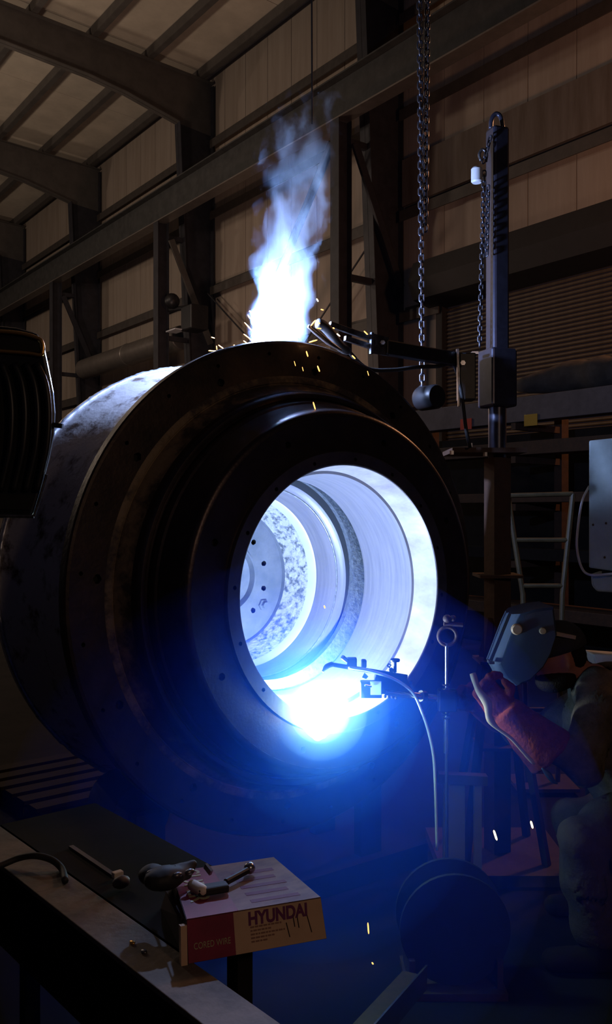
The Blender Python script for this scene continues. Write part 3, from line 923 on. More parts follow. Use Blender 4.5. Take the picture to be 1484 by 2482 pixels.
body.capsule(sh_l, .06, el_l, .045).capsule(el_l, .043, wr_l, .03).capsule(sh_r, .06, el_r, .045).capsule(el_r, .043, wr_r, .03)
body.capsule(hip_l, .085, kn_l, .06).capsule(kn_l, .056, an_l, .04).capsule(hip_r, .085, kn_r, .06).capsule(kn_r, .056, an_r, .04)
body.capsule(neck, .07, sh_l, .06).capsule(neck, .07, sh_r, .06)
fuse(body, 'body', M['skin'], person, .011, 3)
jk = MB()
jk.capsule(neck + (chest - neck) * .3, .10, chest, .165).capsule(chest, .17, belly, .17).capsule(belly, .17, pelvis, .165)
jk.capsule(neck + (sh_l - neck) * .35, .09, sh_l, .085).capsule(neck + (sh_r - neck) * .35, .09, sh_r, .085)
jk.capsule(sh_l, .085, el_l, .075).capsule(el_l, .075, el_l + (wr_l - el_l) * .62, .062)
jk.capsule(sh_r, .085, el_r, .075).capsule(el_r, .07, el_r + (wr_r - el_r) * .75, .055)
fuse(jk, 'jacket', M['fabric'], person, .012, 2, .035, 9)
tz = MB()
tz.capsule(pelvis, .15, hip_l, .12).capsule(pelvis, .15, hip_r, .12)
tz.capsule(hip_l, .115, kn_l, .085).capsule(kn_l, .085, an_l + Vector((0, 0, .05)), .075)
tz.capsule(hip_r, .115, kn_r, .085).capsule(kn_r, .085, an_r + Vector((0, 0, .05)), .075)
fuse(tz, 'trousers', M['trouser'], person, .012, 2, .04, 8)
for an in (an_l, an_r):
    bo = MB().capsule(an + Vector((0, 0, .04)), .06, an - Vector((0, 0, .045)), .055)
    bo.capsule(an - Vector((0, 0, .05)) + RIGHT * .03, .048, an - Vector((0, 0, .055)) - RIGHT * .16, .044)
    fuse(bo, 'boot', M['boot'], person, .011, 2)
col_ = MB().tube([neck + (RIGHT * math.cos(a) * .085 + VIEW * math.sin(a) * .095 + UP * (.02 + .035 * math.cos(a))) for a in [k * math.tau / 20 for k in range(20)]], .018, 8, closed=True)
col_.build('collar', M['fabric'], person, smooth='all')
# welding hood: a faceted shell lofted across the head
side = [(1324, 1464), (1280, 1470), (1235, 1484), (1222, 1512), (1188, 1602), (1206, 1634), (1230, 1652), (1262, 1640), (1300, 1606), (1318, 1574), (1332, 1530)]
front = [0, .3, 1, 1, 1, 1, .7, .3, 0, 0, 0]
offs = [(-.112, -.012, .93), (-.104, 0.0, 1.0), (-.06, .022, 1.0), (0, .03, 1.0), (.06, .022, 1.0), (.104, 0.0, 1.0), (.112, -.012, .93)]
hm = MB(); vs_, fs_ = [], []
cc = P(1268, 1560, HD)
for dd, bul, sc in offs:
    for (px, py), fr in zip(side, front):
        p = P(px, py, HD)
        p = cc + (p - cc) * sc
        vs_.append(p + VIEW * dd + fwd * (bul * fr - .02 * fr))
nn = len(side)
for i in range(len(offs) - 1):
    fs_ += [(i * nn + k, i * nn + (k + 1) % nn, (i + 1) * nn + (k + 1) % nn, (i + 1) * nn + k) for k in range(nn) if k not in (9,)]
fs_ += [tuple(range(nn)), tuple(range((len(offs) - 1) * nn, len(offs) * nn))]
hood_o = hm.add(vs_, fs_).build('welding_hood', M['shield'], person, smooth=True)
MB().bar(P(1236, 1486, HD - .10), P(1190, 1600, HD - .10), .012, .01, VIEW).build('hood_front_edge', M['shield'], hood_o)
MB().box(P(1190, 1604, HD - .09), (.018, .05, .01), (RIGHT, VIEW, UP)).build('hood_corner_glint', M['steel'], hood_o)  # small steel piece stands for the glint of the arc on the hood
MB().lathe([(0, .021), (-.008, .021), (-.012, .017), (-.016, .017), (-.016, 0)], P(1252, 1525, HD - .112), VIEW, 24).build('hood_knob', M['knob'], hood_o, smooth=True)
MB().lathe([(0, .013), (-.012, .011), (-.012, 0)], P(1315, 1529, HD - .112), VIEW, 18).build('pivot_knob', M['knob'], hood_o, smooth=True)
MB().bar(P(1330, 1532, HD - .086), P(1392, 1544, HD - .07), .014, .03, VIEW).build('head_band', M['band_w'], person)
cp = MB().ball(HC + hup * .035 - fwd * .012, .108, 18, (1.05, .82, .95), hax)
cp.v = [p if (p - HC).dot(hup) > .02 else p - hup * ((p - HC).dot(hup) - .02) for p in cp.v]
cp.build('cap', M['cap'], person, smooth='all')
hb_ = MB().ball(HC - fwd * .05 - hup * .005, .075, 14, (.8, .98, 1.0), hax); hb_.build('hair', M['hair'], person, smooth='all')
MB().ball(HC + fwd * .03 - hup * .078, .076, 16, (1.12, 1.02, .72), hax).build('beard', M['hair'], person, smooth='all')
# left gauntlet glove: cuff, palm, four fingers and a thumb round a torch lead
gl = MB()
gl.lathe([(-.15, .098), (-.14, .102), (-.06, .086), (.02, .068), (.07, .062), (.08, .05), (.08, .0)], wr_l, P(1190, 1690, 3.26) - wr_l, 24)
gl.lathe([(-.15, .098), (-.15, 0)], wr_l, P(1190, 1690, 3.26) - wr_l, 24)
pal = P(1200, 1700, 3.26); hdir = (P(1160, 1652, 3.27) - pal).normalized()
hside = hdir.cross(VIEW).normalized()
gl.ball(pal - hdir * .02, .064, 14, (1.2, .62, .9), (hdir, VIEW, hside))
for k, (off, ln) in enumerate(((-.036, .9), (-.012, 1.05), (.013, 1.0), (.036, .82))):
    b0 = pal + hdir * .036 + hside * off
    b1 = b0 + (hdir * .9 - VIEW * .45).normalized() * (.042 * ln)
    b2 = b1 + (hdir * .35 - VIEW * .4 - hside * .6).normalized() * (.034 * ln) * (1 if True else 1)
    b3 = b2 + (hdir * -.55 - hside * .6 + VIEW * .2).normalized() * (.026 * ln)
    gl.capsule(b0 - hdir * .02, .0155, b1, .0145).capsule(b1, .0145, b2, .0135).capsule(b2, .0135, b3, .012)
t0 = pal - hdir * .02 - hside * .045
t1 = t0 + (hdir * .5 - hside * .6 - VIEW * .4).normalized() * .045
t2 = t1 + (hdir * .8 + hside * .1 - VIEW * .3).normalized() * .036
gl.capsule(t0, .02, t1, .0165).capsule(t1, .0165, t2, .0135)
glove_o = fuse(gl, 'gauntlet_glove', M['glove'], person, .0055, 3, .005, 22)
MB().tube(smooth_path([P(1146, 1632, 3.19), P(1160, 1672, 3.18), P(1182, 1706, 3.16), P(1186, 1738, 3.16), P(1205, 1764, 3.15), P(1240, 1790, 3.14), P(1272, 1826, 3.14), P(1296, 1852, 3.14)], 5),
          [.011, .012, .012, .011, .011, .012, .013, .014, .015, .016, .016, .015, .014, .013, .012, .013, .014, .013, .011, .009, .007, .006, .006, .006, .006, .006, .006, .006, .006, .006, .006, .007, .007, .007, .007, .004], 8).build('glove_welt', M['welt'], glove_o, smooth='all')
# right glove on the far side
gr = MB()
rdir = (P(1120, 1690, 3.54) - wr_r).normalized(); rside = rdir.cross(VIEW).normalized()
gr.lathe([(-.11, .08), (-.05, .068), (.02, .05), (.05, .04), (.05, 0)], wr_r, rdir, 20)
gr.lathe([(-.11, .08), (-.11, 0)], wr_r, rdir, 20)
rp = wr_r + rdir * .075
gr.ball(rp, .054, 14, (1.15, .6, .85), (rdir, VIEW, rside))
for off, ln in ((-.036, .9), (-.012, 1.05), (.013, 1.0), (.036, .82)):
    b0 = rp + rdir * .04 + rside * off
    b1 = b0 + (rdir - VIEW * .3).normalized() * (.04 * ln)
    b2 = b1 + (rdir * .5 - VIEW * .7).normalized() * (.03 * ln)
    b3 = b2 + (rdir * -.3 - VIEW * .8).normalized() * (.024 * ln)
    gr.capsule(b0 - rdir * .02, .0155, b1, .0145).capsule(b1, .0145, b2, .0135).capsule(b2, .0135, b3, .012)
gr.capsule(rp - rside * .04, .02, rp - rside * .06 + rdir * .04 - VIEW * .02, .015)
fuse(gr, 'gauntlet_glove', M['glove'], person, .006, 3, .004, 22)
MB().tube(smooth_path([P(1314, 1862, 3.12), P(1330, 1878, 3.12), P(1340, 1892, 3.12), P(1352, 1900, 3.12)], 4), [.003, .005, .008, .010, .011, .011, .010, .009, .008, .007, .006, .004, .002], 8).build('sleeve_blue_glint', M['shield'], person, smooth='all')  # blue strip stands for arc light caught on the sleeve
# low stool he sits on, mostly outside the picture
so = Vector((pelvis.x, pelvis.y, 0)) + RIGHT * .05
stl = empty('low_stool', so, 'low dark work stool under the welder at the right edge', 'stool')
sz = pelvis.z - .175
MB().lathe([(sz - .03, 0), (sz - .03, .17), (sz, .17), (sz, 0)], (so.x, so.y, 0), UP, 24).build('seat', M['black'], stl, smooth=True)
for k in range(4):
    a = math.radians(45 + 90 * k)
    dv = RIGHT * math.cos(a) + VIEW * math.sin(a)
    MB().tube([so + dv * .12 + UP * (sz - .03), so + dv * .17], .012, 8).build('leg', M['black'], stl)

# ------------------------------------------------------------------ left machine housing
ld = 1.95


LDIR = (VIEW - RIGHT * .42).normalized()


def Lh(px, py, o=0.0): return at(px, py, ld) + LDIR * o


wf = empty('wire_feeder', Vector((at(-150, 0, 2.15).x, at(-150, 0, 2.15).y, 0)), 'black ribbed machine housing with a slotted carrying handle at the left edge', 'machine')
outer = [(-170, 770), (40, 792), (92, 806), (107, 830), (118, 880), (132, 950), (136, 1000), (134, 1050), (122, 1110), (104, 1180), (82, 1252), (-170, 1244)]
MB().prism([Lh(x, y_) for x, y_ in outer], LDIR * .34).build('shell', M['black'], wf, bevel=.01)
MB().prism([Lh(x, y_, -.004) for x, y_ in ((-165, 812), (60, 820), (96, 832), (98, 854), (60, 852), (-165, 840))], VIEW * .003).build('handle_slot_shade', M['hole'], wf)  # flat black plate on the shell stands for the shaded handle opening
MB().tube(smooth_path([Lh(-165, 798, -.008), Lh(20, 806, -.008), Lh(88, 820, -.008), Lh(102, 834, -.008), Lh(103, 852, -.008), Lh(96, 862, -.008), Lh(50, 856, -.008), Lh(-165, 842, -.008)], 5), .0042, 8).build('handle_rim', M['gold'], wf, smooth='all')
for k, px in enumerate((-130, -92, -54, -18, 18, 50, 80, 106)):
    b = 10 + k * 1.2
    MB().tube(smooth_path([Lh(px - b, 882, -.008), Lh(px + 2, 930, -.012), Lh(px + 10, 1000, -.014), Lh(px + 6, 1080, -.012), Lh(px - 6, 1140, -.008), Lh(px - 18, 1190, -.006)], 4), .0075, 8).build('rib', M['black'], wf, smooth='all')
MB().tube([Lh(-165, 1246, -.006), Lh(82, 1252, -.006)], .004, 8).build('bottom_trim', M['worn'], wf)
MB().tube(smooth_path([Lh(82, 1252, -.004), Lh(104, 1180, -.004), Lh(112, 1150, -.004)], 4), .0035, 8).build('edge_trim', M['worn'], wf)
MB().prism([Lh(-165, 1196, -.005), Lh(82, 1200, -.005), Lh(72, 1236, -.005), Lh(-165, 1230, -.005)], VIEW * .004).build('lower_slot_shade', M['hole'], wf)  # another flat black plate painting the shade of a slot
MB().bar(Lh(128, 1030), Lh(152, 1033), .012, .01).build('latch_pin', M['black'], wf)
pz = Lh(0, 1240).z
MB().tube([Vector((at(-150, 0, 2.2).x, at(-150, 0, 2.2).y, pz)), Vector((at(-150, 0, 2.2).x, at(-150, 0, 2.2).y, .02))], .05, 16).build('pedestal', M['black'], wf, smooth=True)
MB().box(Vector((at(-150, 0, 2.2).x, at(-150, 0, 2.2).y, .015)), (.36, .36, .03)).build('foot_plate', M['black'], wf)

# ------------------------------------------------------------------ right: cabinet, rack, hand truck
cd = 4.2
cb = empty('control_cabinet', Vector((at(1560, 0, cd + .2).x, at(1560, 0, cd + .2).y, 0)), 'pale grey control cabinet on a post at the right edge', 'cabinet')


KA = math.radians(28)


def K(px, py, o=0.0):
    p = at(1428, py, cd)
    w = (px - 1428) / FPX * cd
    return p + (RIGHT * math.cos(KA) - VIEW * math.sin(KA)) * w + (VIEW * math.cos(KA) + RIGHT * math.sin(KA)) * o


MB().prism([K(1428, 1068), K(1640, 1052), K(1640, 1400), K(1428, 1376)], (VIEW * math.cos(KA) + RIGHT * math.sin(KA)) * .25).build('body', M['cabinet'], cb, bevel=.006)
MB().prism([K(1430, 1390, .02), K(1640, 1406, .02), K(1640, 1440, .02), K(1444, 1434, .02), K(1432, 1420, .02)], (VIEW * math.cos(KA) + RIGHT * math.sin(KA)) * .2).build('lower_tray', M['cabinet'], cb, bevel=.01)
MB().box(K(1540, 1392, .12), (.34, .12, .04), (RIGHT * math.cos(KA) - VIEW * math.sin(KA), VIEW * math.cos(KA) + RIGHT * math.sin(KA), UP)).build('spacer', M['rubber'], cb)
MB().tube(smooth_path([K(1427, 1178, .02), K(1412, 1215), K(1402, 1280), K(1400, 1330), K(1410, 1374), K(1430, 1392, -.02), K(1470, 1390, -.03), K(1500, 1385, -.02)], 6), .006, 8).build('cable', M['white'], cb, smooth='all')
for px, py in ((1468, 1268), (1438, 1272), (1465, 1350)):
    MB().lathe([(0, .006), (-.002, .005), (-.002, 0)], K(px, py), VIEW, 10).build('screw_head', M['dirt'], cb)
b0 = K(1560, 1241, .30)
MB().box((b0.x, b0.y, 1.05), (.08, .08, 2.1)).build('post', M['black'], cb)
MB().box((b0.x, b0.y, .015), (.5, .5, .03)).build('post_foot', M['black'], cb)

rk = empty('stock_rack', (7.9, 6.2, 0), 'tall dark stock rack with long sheets in front of the roller door', 'rack')
for yy in (4.2, 6.2, 8.2):
    MB().box((8.1, yy, 1.5), (.12, .1, 3.0)).build('upright', M['rust'], rk)
    for z in (.5, 1.1, 1.7, 2.2, 2.55):
        MB().bar((8.1, yy, z), (7.3, yy, z), .06, .07).build('shelf_arm', M['rust'], rk)
rows = [(2.60, .26, 'stock'), (2.25, .14, 'rust'), (1.75, .1, 'rust'), (1.15, .12, 'table'), (.55, .12, 'rust')]
for ri, (z, hgt, mm) in enumerate(rows):
    for q in range(3):
        L = random.uniform(3.6, 4.6)
        o = MB().box((7.45 + q * .22, 6.2 + random.uniform(-.2, .2), z + hgt / 2), (.18, L, hgt * (1 - .2 * q))).build('steel_stock', M[mm], bevel=.005)
        tag(o, '%s length of stock on the %s level of the rack, %s' % (['Grey boxed', 'Rusty', 'Thin brown', 'Blackened', 'Heavy rusty'][ri].lower(), ['top', 'second', 'third', 'fourth', 'bottom'][ri], ['at the front', 'in the middle', 'at the back'][q]), 'steel stock', 'stock on the rack')
for nm, (px, py), mm in (('red', (1130, 1028), 'red'), ('yellow', (1287, 1018), 'yellow')):
    a = math.atan((px - 742) / FPX) + TH
    X = 7.352; Yp = X / math.tan(a); dd = X * S_ + Yp * C_
    o = MB().box((X, Yp, EYE + (1241 - py) / FPX * dd), (.006, .17, .12)).build('paper_tag', M[mm])
    tag(o, '%s paper tag hanging on the top sheets of the stock rack' % nm, 'tag')
bs = MB().box((8.55, 6.6, 1.3), (.04, 6.4, 2.6)).box((8.5, 6.0, 1.2), (.03, 5.0, 2.3)).build('dark_backing', M['table'])  # black backing added to keep the lit shutter behind the rack dark
tag(bs, 'added black backing sheets that darken the view behind the stock rack', 'sheets')
tp = MB().tube(smooth_path([(7.7, 4.6, 3.07), (7.6, 5.2, 3.03), (7.75, 5.8, 3.06), (7.6, 6.4, 3.02)], 5), [.08, .13, .16, .15, .17, .14, .18, .16, .15, .17, .18, .16, .14, .12, .1, .06], 12).build('tarpaulin', M['tarp'], smooth='all')
tag(tp, 'crumpled dusty tarpaulin roll lying on the top of the rack', 'tarpaulin')

ht = empty('hand_truck', Vector((at(1315, 0, 5.3).x, at(1315, 0, 5.3).y, 0)), 'dim yellow tube frame hand truck behind the welder', 'hand truck')


def Hh(px, py, o=0.0): return at(px, py, 5.3 + o)


MB().tube([Hh(1236, 1201), Hh(1389, 1197)], .014, 8).build('top_rail', M['cart'], ht)
MB().tube([Hh(1389, 1197), Hh(1364, 1440), Hh(1352, 1895)], .016, 8).build('side_rail', M['cart'], ht)
MB().tube([Hh(1232, 1201), Hh(1240, 1260), Hh(1268, 1440), Hh(1278, 1895)], .016, 8).build('side_rail', M['cart'], ht)
for py, xa, xb in ((1309, 1248, 1376), (1420, 1262, 1366), (1560, 1270, 1362), (1720, 1274, 1358)):
    MB().tube([Hh(xa, py), Hh(xb, py)], .014, 8).build('cross_rail', M['cart'], ht)
MB().box(Hh(1315, 1898), (.36, .3, .02), (RIGHT, VIEW, UP)).build('toe_plate', M['rust'], ht)
fp = MB().prism([at(1436, 1584, 4.05), at(1520, 1590, 4.05), at(1520, 1624, 4.05), at(1446, 1614, 4.05)], VIEW * .12).build('silver_tray', M['white'], bevel=.008)
tag(fp, 'bright silver tray behind the shoulder of the welder', 'tray')
bz = Vector(at(1490, 1622, 4.1)); bz.z = 0
tb = empty('side_stand', bz, 'dark side stand holding the silver tray behind the welder', 'stand')
ztp = at(1446, 1624, 4.1).z
MB().box((bz.x, bz.y, ztp - .01), (.3, .2, .02), (RIGHT, VIEW, UP)).build('top', M['black'], tb)
for sx in (-1, 1):
    MB().tube([bz + RIGHT * (.12 * sx) + UP * (ztp - .02), bz + RIGHT * (.12 * sx)], .015, 8).build('leg', M['black'], tb)

# ------------------------------------------------------------------ foreground: beam, table, box and tools
ZT = 0.80
ang = math.radians(3.8)
by = Vector((-math.sin(ang), math.cos(ang), 0)); bx = Vector((math.cos(ang), math.sin(ang), 0))
bc = Vector((.755, 1.78, 0))
bm_ = empty('steel_beam', Vector((bc.x, bc.y, 0)), 'dusty brown steel beam running along the near edge of the bench', 'beam')
AXB = (bx, by, UP)
MB().box(bc + UP * (ZT - .006), (.1, 3.4, .012), AXB).build('top_flange', M['beam'], bm_, bevel=.002)
MB().box(bc + UP * (ZT - .10), (.008, 3.4, .176), AXB).build('web', M['table'], bm_)
MB().box(bc + UP * (ZT - .19), (.1, 3.4, .012), AXB).build('bottom_flange', M['table'], bm_)
for s in (-1.3, 1.3):
    p = bc + by * s
    MB().box(p + UP * ((ZT - .196) / 2), (.08, .08, ZT - .196), AXB).build('leg', M['table'], bm_)
    MB().box(p + UP * .01, (.3, .3, .02), AXB).build('foot', M['table'], bm_)
tbn = empty('bench', Vector((1.0, 1.9, 0)), 'dark steel bench plate beside the beam under the wire box', 'bench')
TP = bc + bx * (.05 + .165)
MB().box(TP - bx * .02 + by * .20 + UP * (ZT - .006), (.28, .90, .012), AXB).build('plate', M['table'], tbn)
for sx, sy in ((-.12, -.15), (.06, -.15), (-.12, .55), (.06, .55)):
    p = TP + bx * sx + by * sy
    MB().box(p + UP * ((ZT - .012) / 2), (.04, .04, ZT - .012), AXB).build('leg', M['table'], tbn)

# wire carton
c00, c10 = at(455, 2338, 1.668), at(792, 2275, 1.768)
fx = Vector((c10.x - c00.x, c10.y - c00.y, 0)); FL = fx.length; fx.normalize()
fy = Vector((-fx.y, fx.x, 0))
BW, BD, BH = FL, .25, .078
bo_ = Vector((c00.x, c00.y, ZT))
cbx = empty('wire_carton', bo_ + fx * (BW / 2) + fy * (BD / 2), 'flat maroon and tan welding wire carton on the bench', 'carton')


def G(u, v, w): return bo_ + fx * u + fy * v + UP * w


def quad(a, b, c, d, n): return MB().prism([a, b, c, d], n)


lean = .012
MB().add([G(0, 0, 0), G(BW, 0, 0), G(BW, BD, 0), G(0, BD, 0), G(.0, lean, BH), G(BW - .008, lean, BH), G(BW - .03, BD - .01, BH), G(.02, BD - .01, BH)],
         [(0, 3, 2, 1), (4, 5, 6, 7), (0, 1, 5, 4), (1, 2, 6, 5), (2, 3, 7, 6), (3, 0, 4, 7)]).build('carton_body', M['card_dark'], cbx)
SP = .335
nf = (fy * -1 + UP * .15).normalized() * .0012
nt_ = UP * .0012


def FT(u, w):   # front face point, w from 0 to 1
    x0 = u * BW
    return G(x0 - .008 * w * u, lean * w, BH * w)


def TT(u, v):   # top face point
    a = G(.0, lean, BH) + (G(BW - .008, lean, BH) - G(0, lean, BH)) * u
    b = G(.02, BD - .01, BH) + (G(BW - .03, BD - .01, BH) - G(.02, BD - .01, BH)) * u
    return a + (b - a) * v


quad(FT(0.005, .01), FT(SP, .01), FT(SP, .99), FT(0.005, .99), nf).build('maroon_front', M['card_red'], cbx)
mf_o = bpy.data.objects['maroon_front']
quad(FT(SP, .01), FT(.998, .01), FT(.998, .99), FT(SP, .99), nf).build('tan_front', M['card_tan'], cbx)
tf_o = bpy.data.objects['tan_front']
quad(TT(0.005, .0), TT(SP + .04, .0), TT(SP + .04, 1), TT(0.005, 1), nt_).build('maroon_top', M['card_red'], cbx)
quad(TT(SP + .04, 0), TT(.998, 0), TT(.998, 1), TT(SP + .04, 1), nt_).build('printed_top', M['card_top'], cbx)
MB().prism([G(-.001, -.004, 0), G(-.001, .012, .0), G(-.0, .022, BH * .86), G(-.0, .006, BH * .9)], fx * -.012).build('open_flap', M['card_tan'], cbx)
quad(G(-.006, .03, BH * .86), G(-.006, BD - .02, BH * .86), G(.008, BD - .02, BH + .002), G(-.004, .02, BH + .002), UP * -.002).build('lid_flap', M['card_dark'], cbx)


def text(body_, name, p0, xdir, ydir, width, height, m, parent, depth=.0006, bold=0.0):
    cu = bpy.data.curves.new(name, 'FONT')
    cu.body = body_
    cu.extrude = depth
    cu.offset = bold
    o = bpy.data.objects.new('t', cu)
    COL.objects.link(o)
    dg = bpy.context.evaluated_depsgraph_get()
    me = bpy.data.meshes.new_from_object(o.evaluated_get(dg))
    bpy.data.objects.remove(o)
    xs = [v.co.x for v in me.vertices]; ys = [v.co.y for v in me.vertices]
    x0, x1, y0, y1 = min(xs), max(xs), min(ys), max(ys)
    xdir, ydir = Vector(xdir), Vector(ydir)
    nrm = xdir.normalized().cross(ydir.normalized())
    base_ = wloc(parent)
    for v in me.vertices:
        p = Vector(p0) + xdir.normalized() * ((v.co.x - x0) / (x1 - x0) * width) + ydir.normalized() * ((v.co.y - y0) / (y1 - y0) * height) + nrm * (v.co.z + .0004)
        v.co = p - base_
    me.materials.clear(); me.materials.append(m)
    return link_mesh(name, me, parent)


fu = (FT(0, 1) - FT(0, 0))
text('HYUNDAI', 'lettering', FT(.44, .62) + nf, fx, fu, BW * .43, BH * .33, M['ink'], tf_o, bold=.035)
text('CORED WIRE', 'lettering', FT(.045, .30) + nf, fx, fu, BW * .255, BH * .15, M['foil'], mf_o, bold=.0)
for k, (a, b) in enumerate(((.45, .68), (.45, .60), (.45, .70), (.45, .62), (.45, .57))):
    u, w = a, .56 - k * .085
    mbp = MB()
    random.seed(k + 20)
    while u < b:
        du = random.uniform(.012, .03)
        mbp.prism([FT(u, w) + nf, FT(min(u + du, b), w) + nf, FT(min(u + du, b), w + .04) + nf, FT(u, w + .04) + nf], nf * .4)
        u += du + .006
    tag(mbp.build('small_print', M['ink2'], tf_o), kind='stuff')
for (u0, w0, u1, w1) in ((.715, .55, .73, .2), (.77, .72, .775, .42), (.80, .70, .805, .38), (.875, .66, .895, .22)):
    MB().bar(FT(u0, w0) + nf * 1.5, FT(u1, w1) + nf * 1.5, .0015, .0012, UP).build('drip_stain', M['dirt'], tf_o)
text('SUPER', 'lettering', TT(.07, .96) + nt_, (TT(.07, .1) - TT(.07, .96)), fx, BD * .62, BW * .15, M['foil'], cbx, bold=.01)
for k in range(5):
    v = .10 + k * .15
    quad(TT(.50, v) + nt_, TT(.50 + .38 - .04 * (k % 2), v) + nt_, TT(.50 + .38 - .04 * (k % 2), v + .06) + nt_, TT(.50, v + .06) + nt_, nt_ * .4).build('print_bar', M['ink'], cbx)

# things on the carton and the bench
top = ZT + BH + .0025


def Q(px, py, z):
    d = (EYE - z) / ((py - 1241) / FPX)
    return at(px, py, d)


o = MB().capsule(Q(468, 2146, top + .012), .0115, Q(490, 2158, top + .012), .0115).build('plastic_cap', M['chalk'], smooth='all')
tag(o, 'small white rounded cap lying on the top of the carton', 'cap')
pry = empty('chipping_hammer', Q(545, 2130, top), 'black tool with a shiny knurled end lying across the carton', 'tool')
MB().bar(Q(478, 2160, top + .01), Q(552, 2148, top + .01), .028, .016).build('head', M['rubber'], pry, bevel=.004)
MB().tube([Q(548, 2138, top + .012), Q(600, 2110, top + .014)], .007, 10).build('shaft', M['black'], pry, smooth=True)
MB().ball(Q(605, 2104, top + .014), .0125, 12).build('knurled_end', M['steel'], pry, smooth='all')
gz = empty('leather_glove', Q(420, 2130, top), 'dark crumpled work glove heaped on the back of the carton', 'glove')
gm = MB().ball(Q(400, 2128, top + .024), .036, 14, (1.3, .9, .65)).ball(Q(370, 2120, top + .022), .026, 12, (1.2, 1, .8))
for k in range(4):
    gm.capsule(Q(420, 2124 - 4 * k, top + .028), .012, Q(455 + 4 * k, 2122 - 9 * k, top + .02 + .004 * k), .0095)
gm.capsule(Q(385, 2135, top + .02), .012, Q(372, 2146, top + .012), .010)
fuse(gm, 'palm', M['rubber'], gz, .004, 3, .003, 40)
for k, (px, py) in enumerate(((430, 2121), (460, 2113), (367, 2115))):
    o = MB().ball(Q(px, py, top + .035), .0075, 10, (1.5, .9, .8)).build('contact_tip', M['worn'], smooth='all')
    tag(o, 'small dull metal tip on the glove %s' % ['in the middle', 'beside the white cap', 'at the left end'][k], 'tip', 'metal tips on the glove')
o = MB().bar(Q(498, 2098, top + .04), Q(512, 2116, top + .03), .006, .012).build('steel_scraper', M['steel'])
tag(o, 'short bright scraper blade behind the white cap', 'scraper')
rl = empty('steel_rule', Q(230, 2090, ZT), 'narrow steel rule lying on the bench with a clip at its end', 'rule')
MB().bar(Q(172, 2052, ZT + .004), Q(276, 2122, ZT + .004), .012, .006).build('blade', M['stock'], rl)
MB().box(Q(285, 2119, ZT + .012), (.024, .016, .014), AXB).build('clip', M['chalk'], rl, bevel=.002)
o = MB().ball(Q(294, 2138, ZT + .018), .018, 10, (1.2, .8, .8)).build('slag_lump', M['stock'], smooth='all')
tag(o, 'grey lump of slag beside the carton corner', 'slag')
o = MB().tube(smooth_path([Q(-60, 2118, ZT + .012), Q(0, 2098, ZT + .012), Q(45, 2080, ZT + .02), Q(85, 2074, ZT + .03), Q(125, 2084, ZT + .022), Q(150, 2106, ZT + .008), Q(158, 2135, ZT + .008)], 6), .008, 8).build('power_lead', M['rubber'], smooth='all')
tag(o, 'black lead looping across the beam at the left', 'cable')
for k, (px, py, mm, r) in enumerate(((321, 2284, 'gold', .0055), (349, 2306, 'worn', .006))):
    o = MB().ball(Q(px, py, ZT + .003), r, 8, (1, 1.5, .6)).build('metal_chip', M[mm], smooth='all')
    tag(o, ['bright golden metal chip on the beam', 'dull grey metal chip on the beam below the golden one'][k], 'chip')

# floor things lower right
rz = at(1095, 2385, 3.12); rz.z = 0
re = empty('cable_reel', rz, 'dark round cable reel standing on the floor at the lower right', 'reel')
rc_ = Vector((rz.x, rz.y, .215))
for s in (-1, 1):
    MB().lathe([(-.008, 0), (-.008, .19), (.008, .19), (.008, 0)], rc_ + VIEW * (.07 * s), VIEW, 40).build('flange', M['rubber'], re, smooth=True)
MB().lathe([(-.065, .12), (.065, .12)], rc_, VIEW, 32).build('drum', M['rubber'], re, smooth=True)
MB().box(Vector((rz.x, rz.y, .0125)), (.34, .26, .025), (RIGHT, VIEW, UP)).build('floor_plate', M['rust'], re)
for sx in (-1, 1):
    MB().box(Vector((rz.x, rz.y, .07)) + RIGHT * (.15 * sx), (.02, .2, .1), (RIGHT, VIEW, UP)).build('side_stop', M['rust'], re)
a, b = at(1034, 2368, 2.86), at(880, 2548, 2.35)
ai = empty('angle_iron', a, 'length of angle iron with a bright ground edge leaning at the lower middle', 'angle iron')
MB().bar(a, b, .006, .075).build('upright_leg', M['steel'], ai)
dv = (b - a).normalized(); sd_ = dv.cross(UP).normalized()
if sd_.dot(RIGHT) > 0: sd_ = -sd_
MB().bar(a + sd_ * .04 - UP * .0, b + sd_ * .04, .08, .006).build('flat_leg', M['rust'], ai)
tt = empty('low_block', Vector((b.x, b.y, 0)), 'dark steel block under the near end of the angle iron', 'block')
MB().box(Vector((b.x, b.y, (b.z - .06) / 2)) + (b - a).normalized() * -.02, (.2, .2, b.z - .06)).build('block_body', M['table'], tt, bevel=.006)
o = MB().tube([at(57, 1979, 4.7), at(215, 1965, 4.85)], .022, 10).build('floor_pipe', M['rust'], smooth=True)
p_ = o.location; o.location.z = .022
tag(o, 'thin rusty pipe lying on the dark floor at the left', 'pipe')
pal_ = empty('floor_pallet', Vector((at(190, 0, 4.85).x, at(190, 0, 4.85).y, 0)), 'dim wooden pallet on the floor behind the beam', 'pallet')
pc = Vector((at(190, 0, 5.2).x, at(190, 0, 5.2).y, 0))
for k in range(6):
    MB().box(pc + by * (-.4 + .16 * k) + UP * .11, (.9, .1, .02), AXB).build('plank', M['boot'], pal_)
for k in (-1, 0, 1):
    MB().box(pc + bx * (.4 * k) + UP * .05, (.06, .9, .1), AXB).build('runner', M['boot'], pal_)

# ------------------------------------------------------------------ sparks: glowing droplets in the air
cap_me = MB().capsule((0, 0, -.5), .5, (0, 0, .5), .5, 8).mesh('weld_spark')
cap_hot = cap_me.copy()
cap_me.materials.append(M['spark']); cap_hot.materials.append(M['spark_hot'])


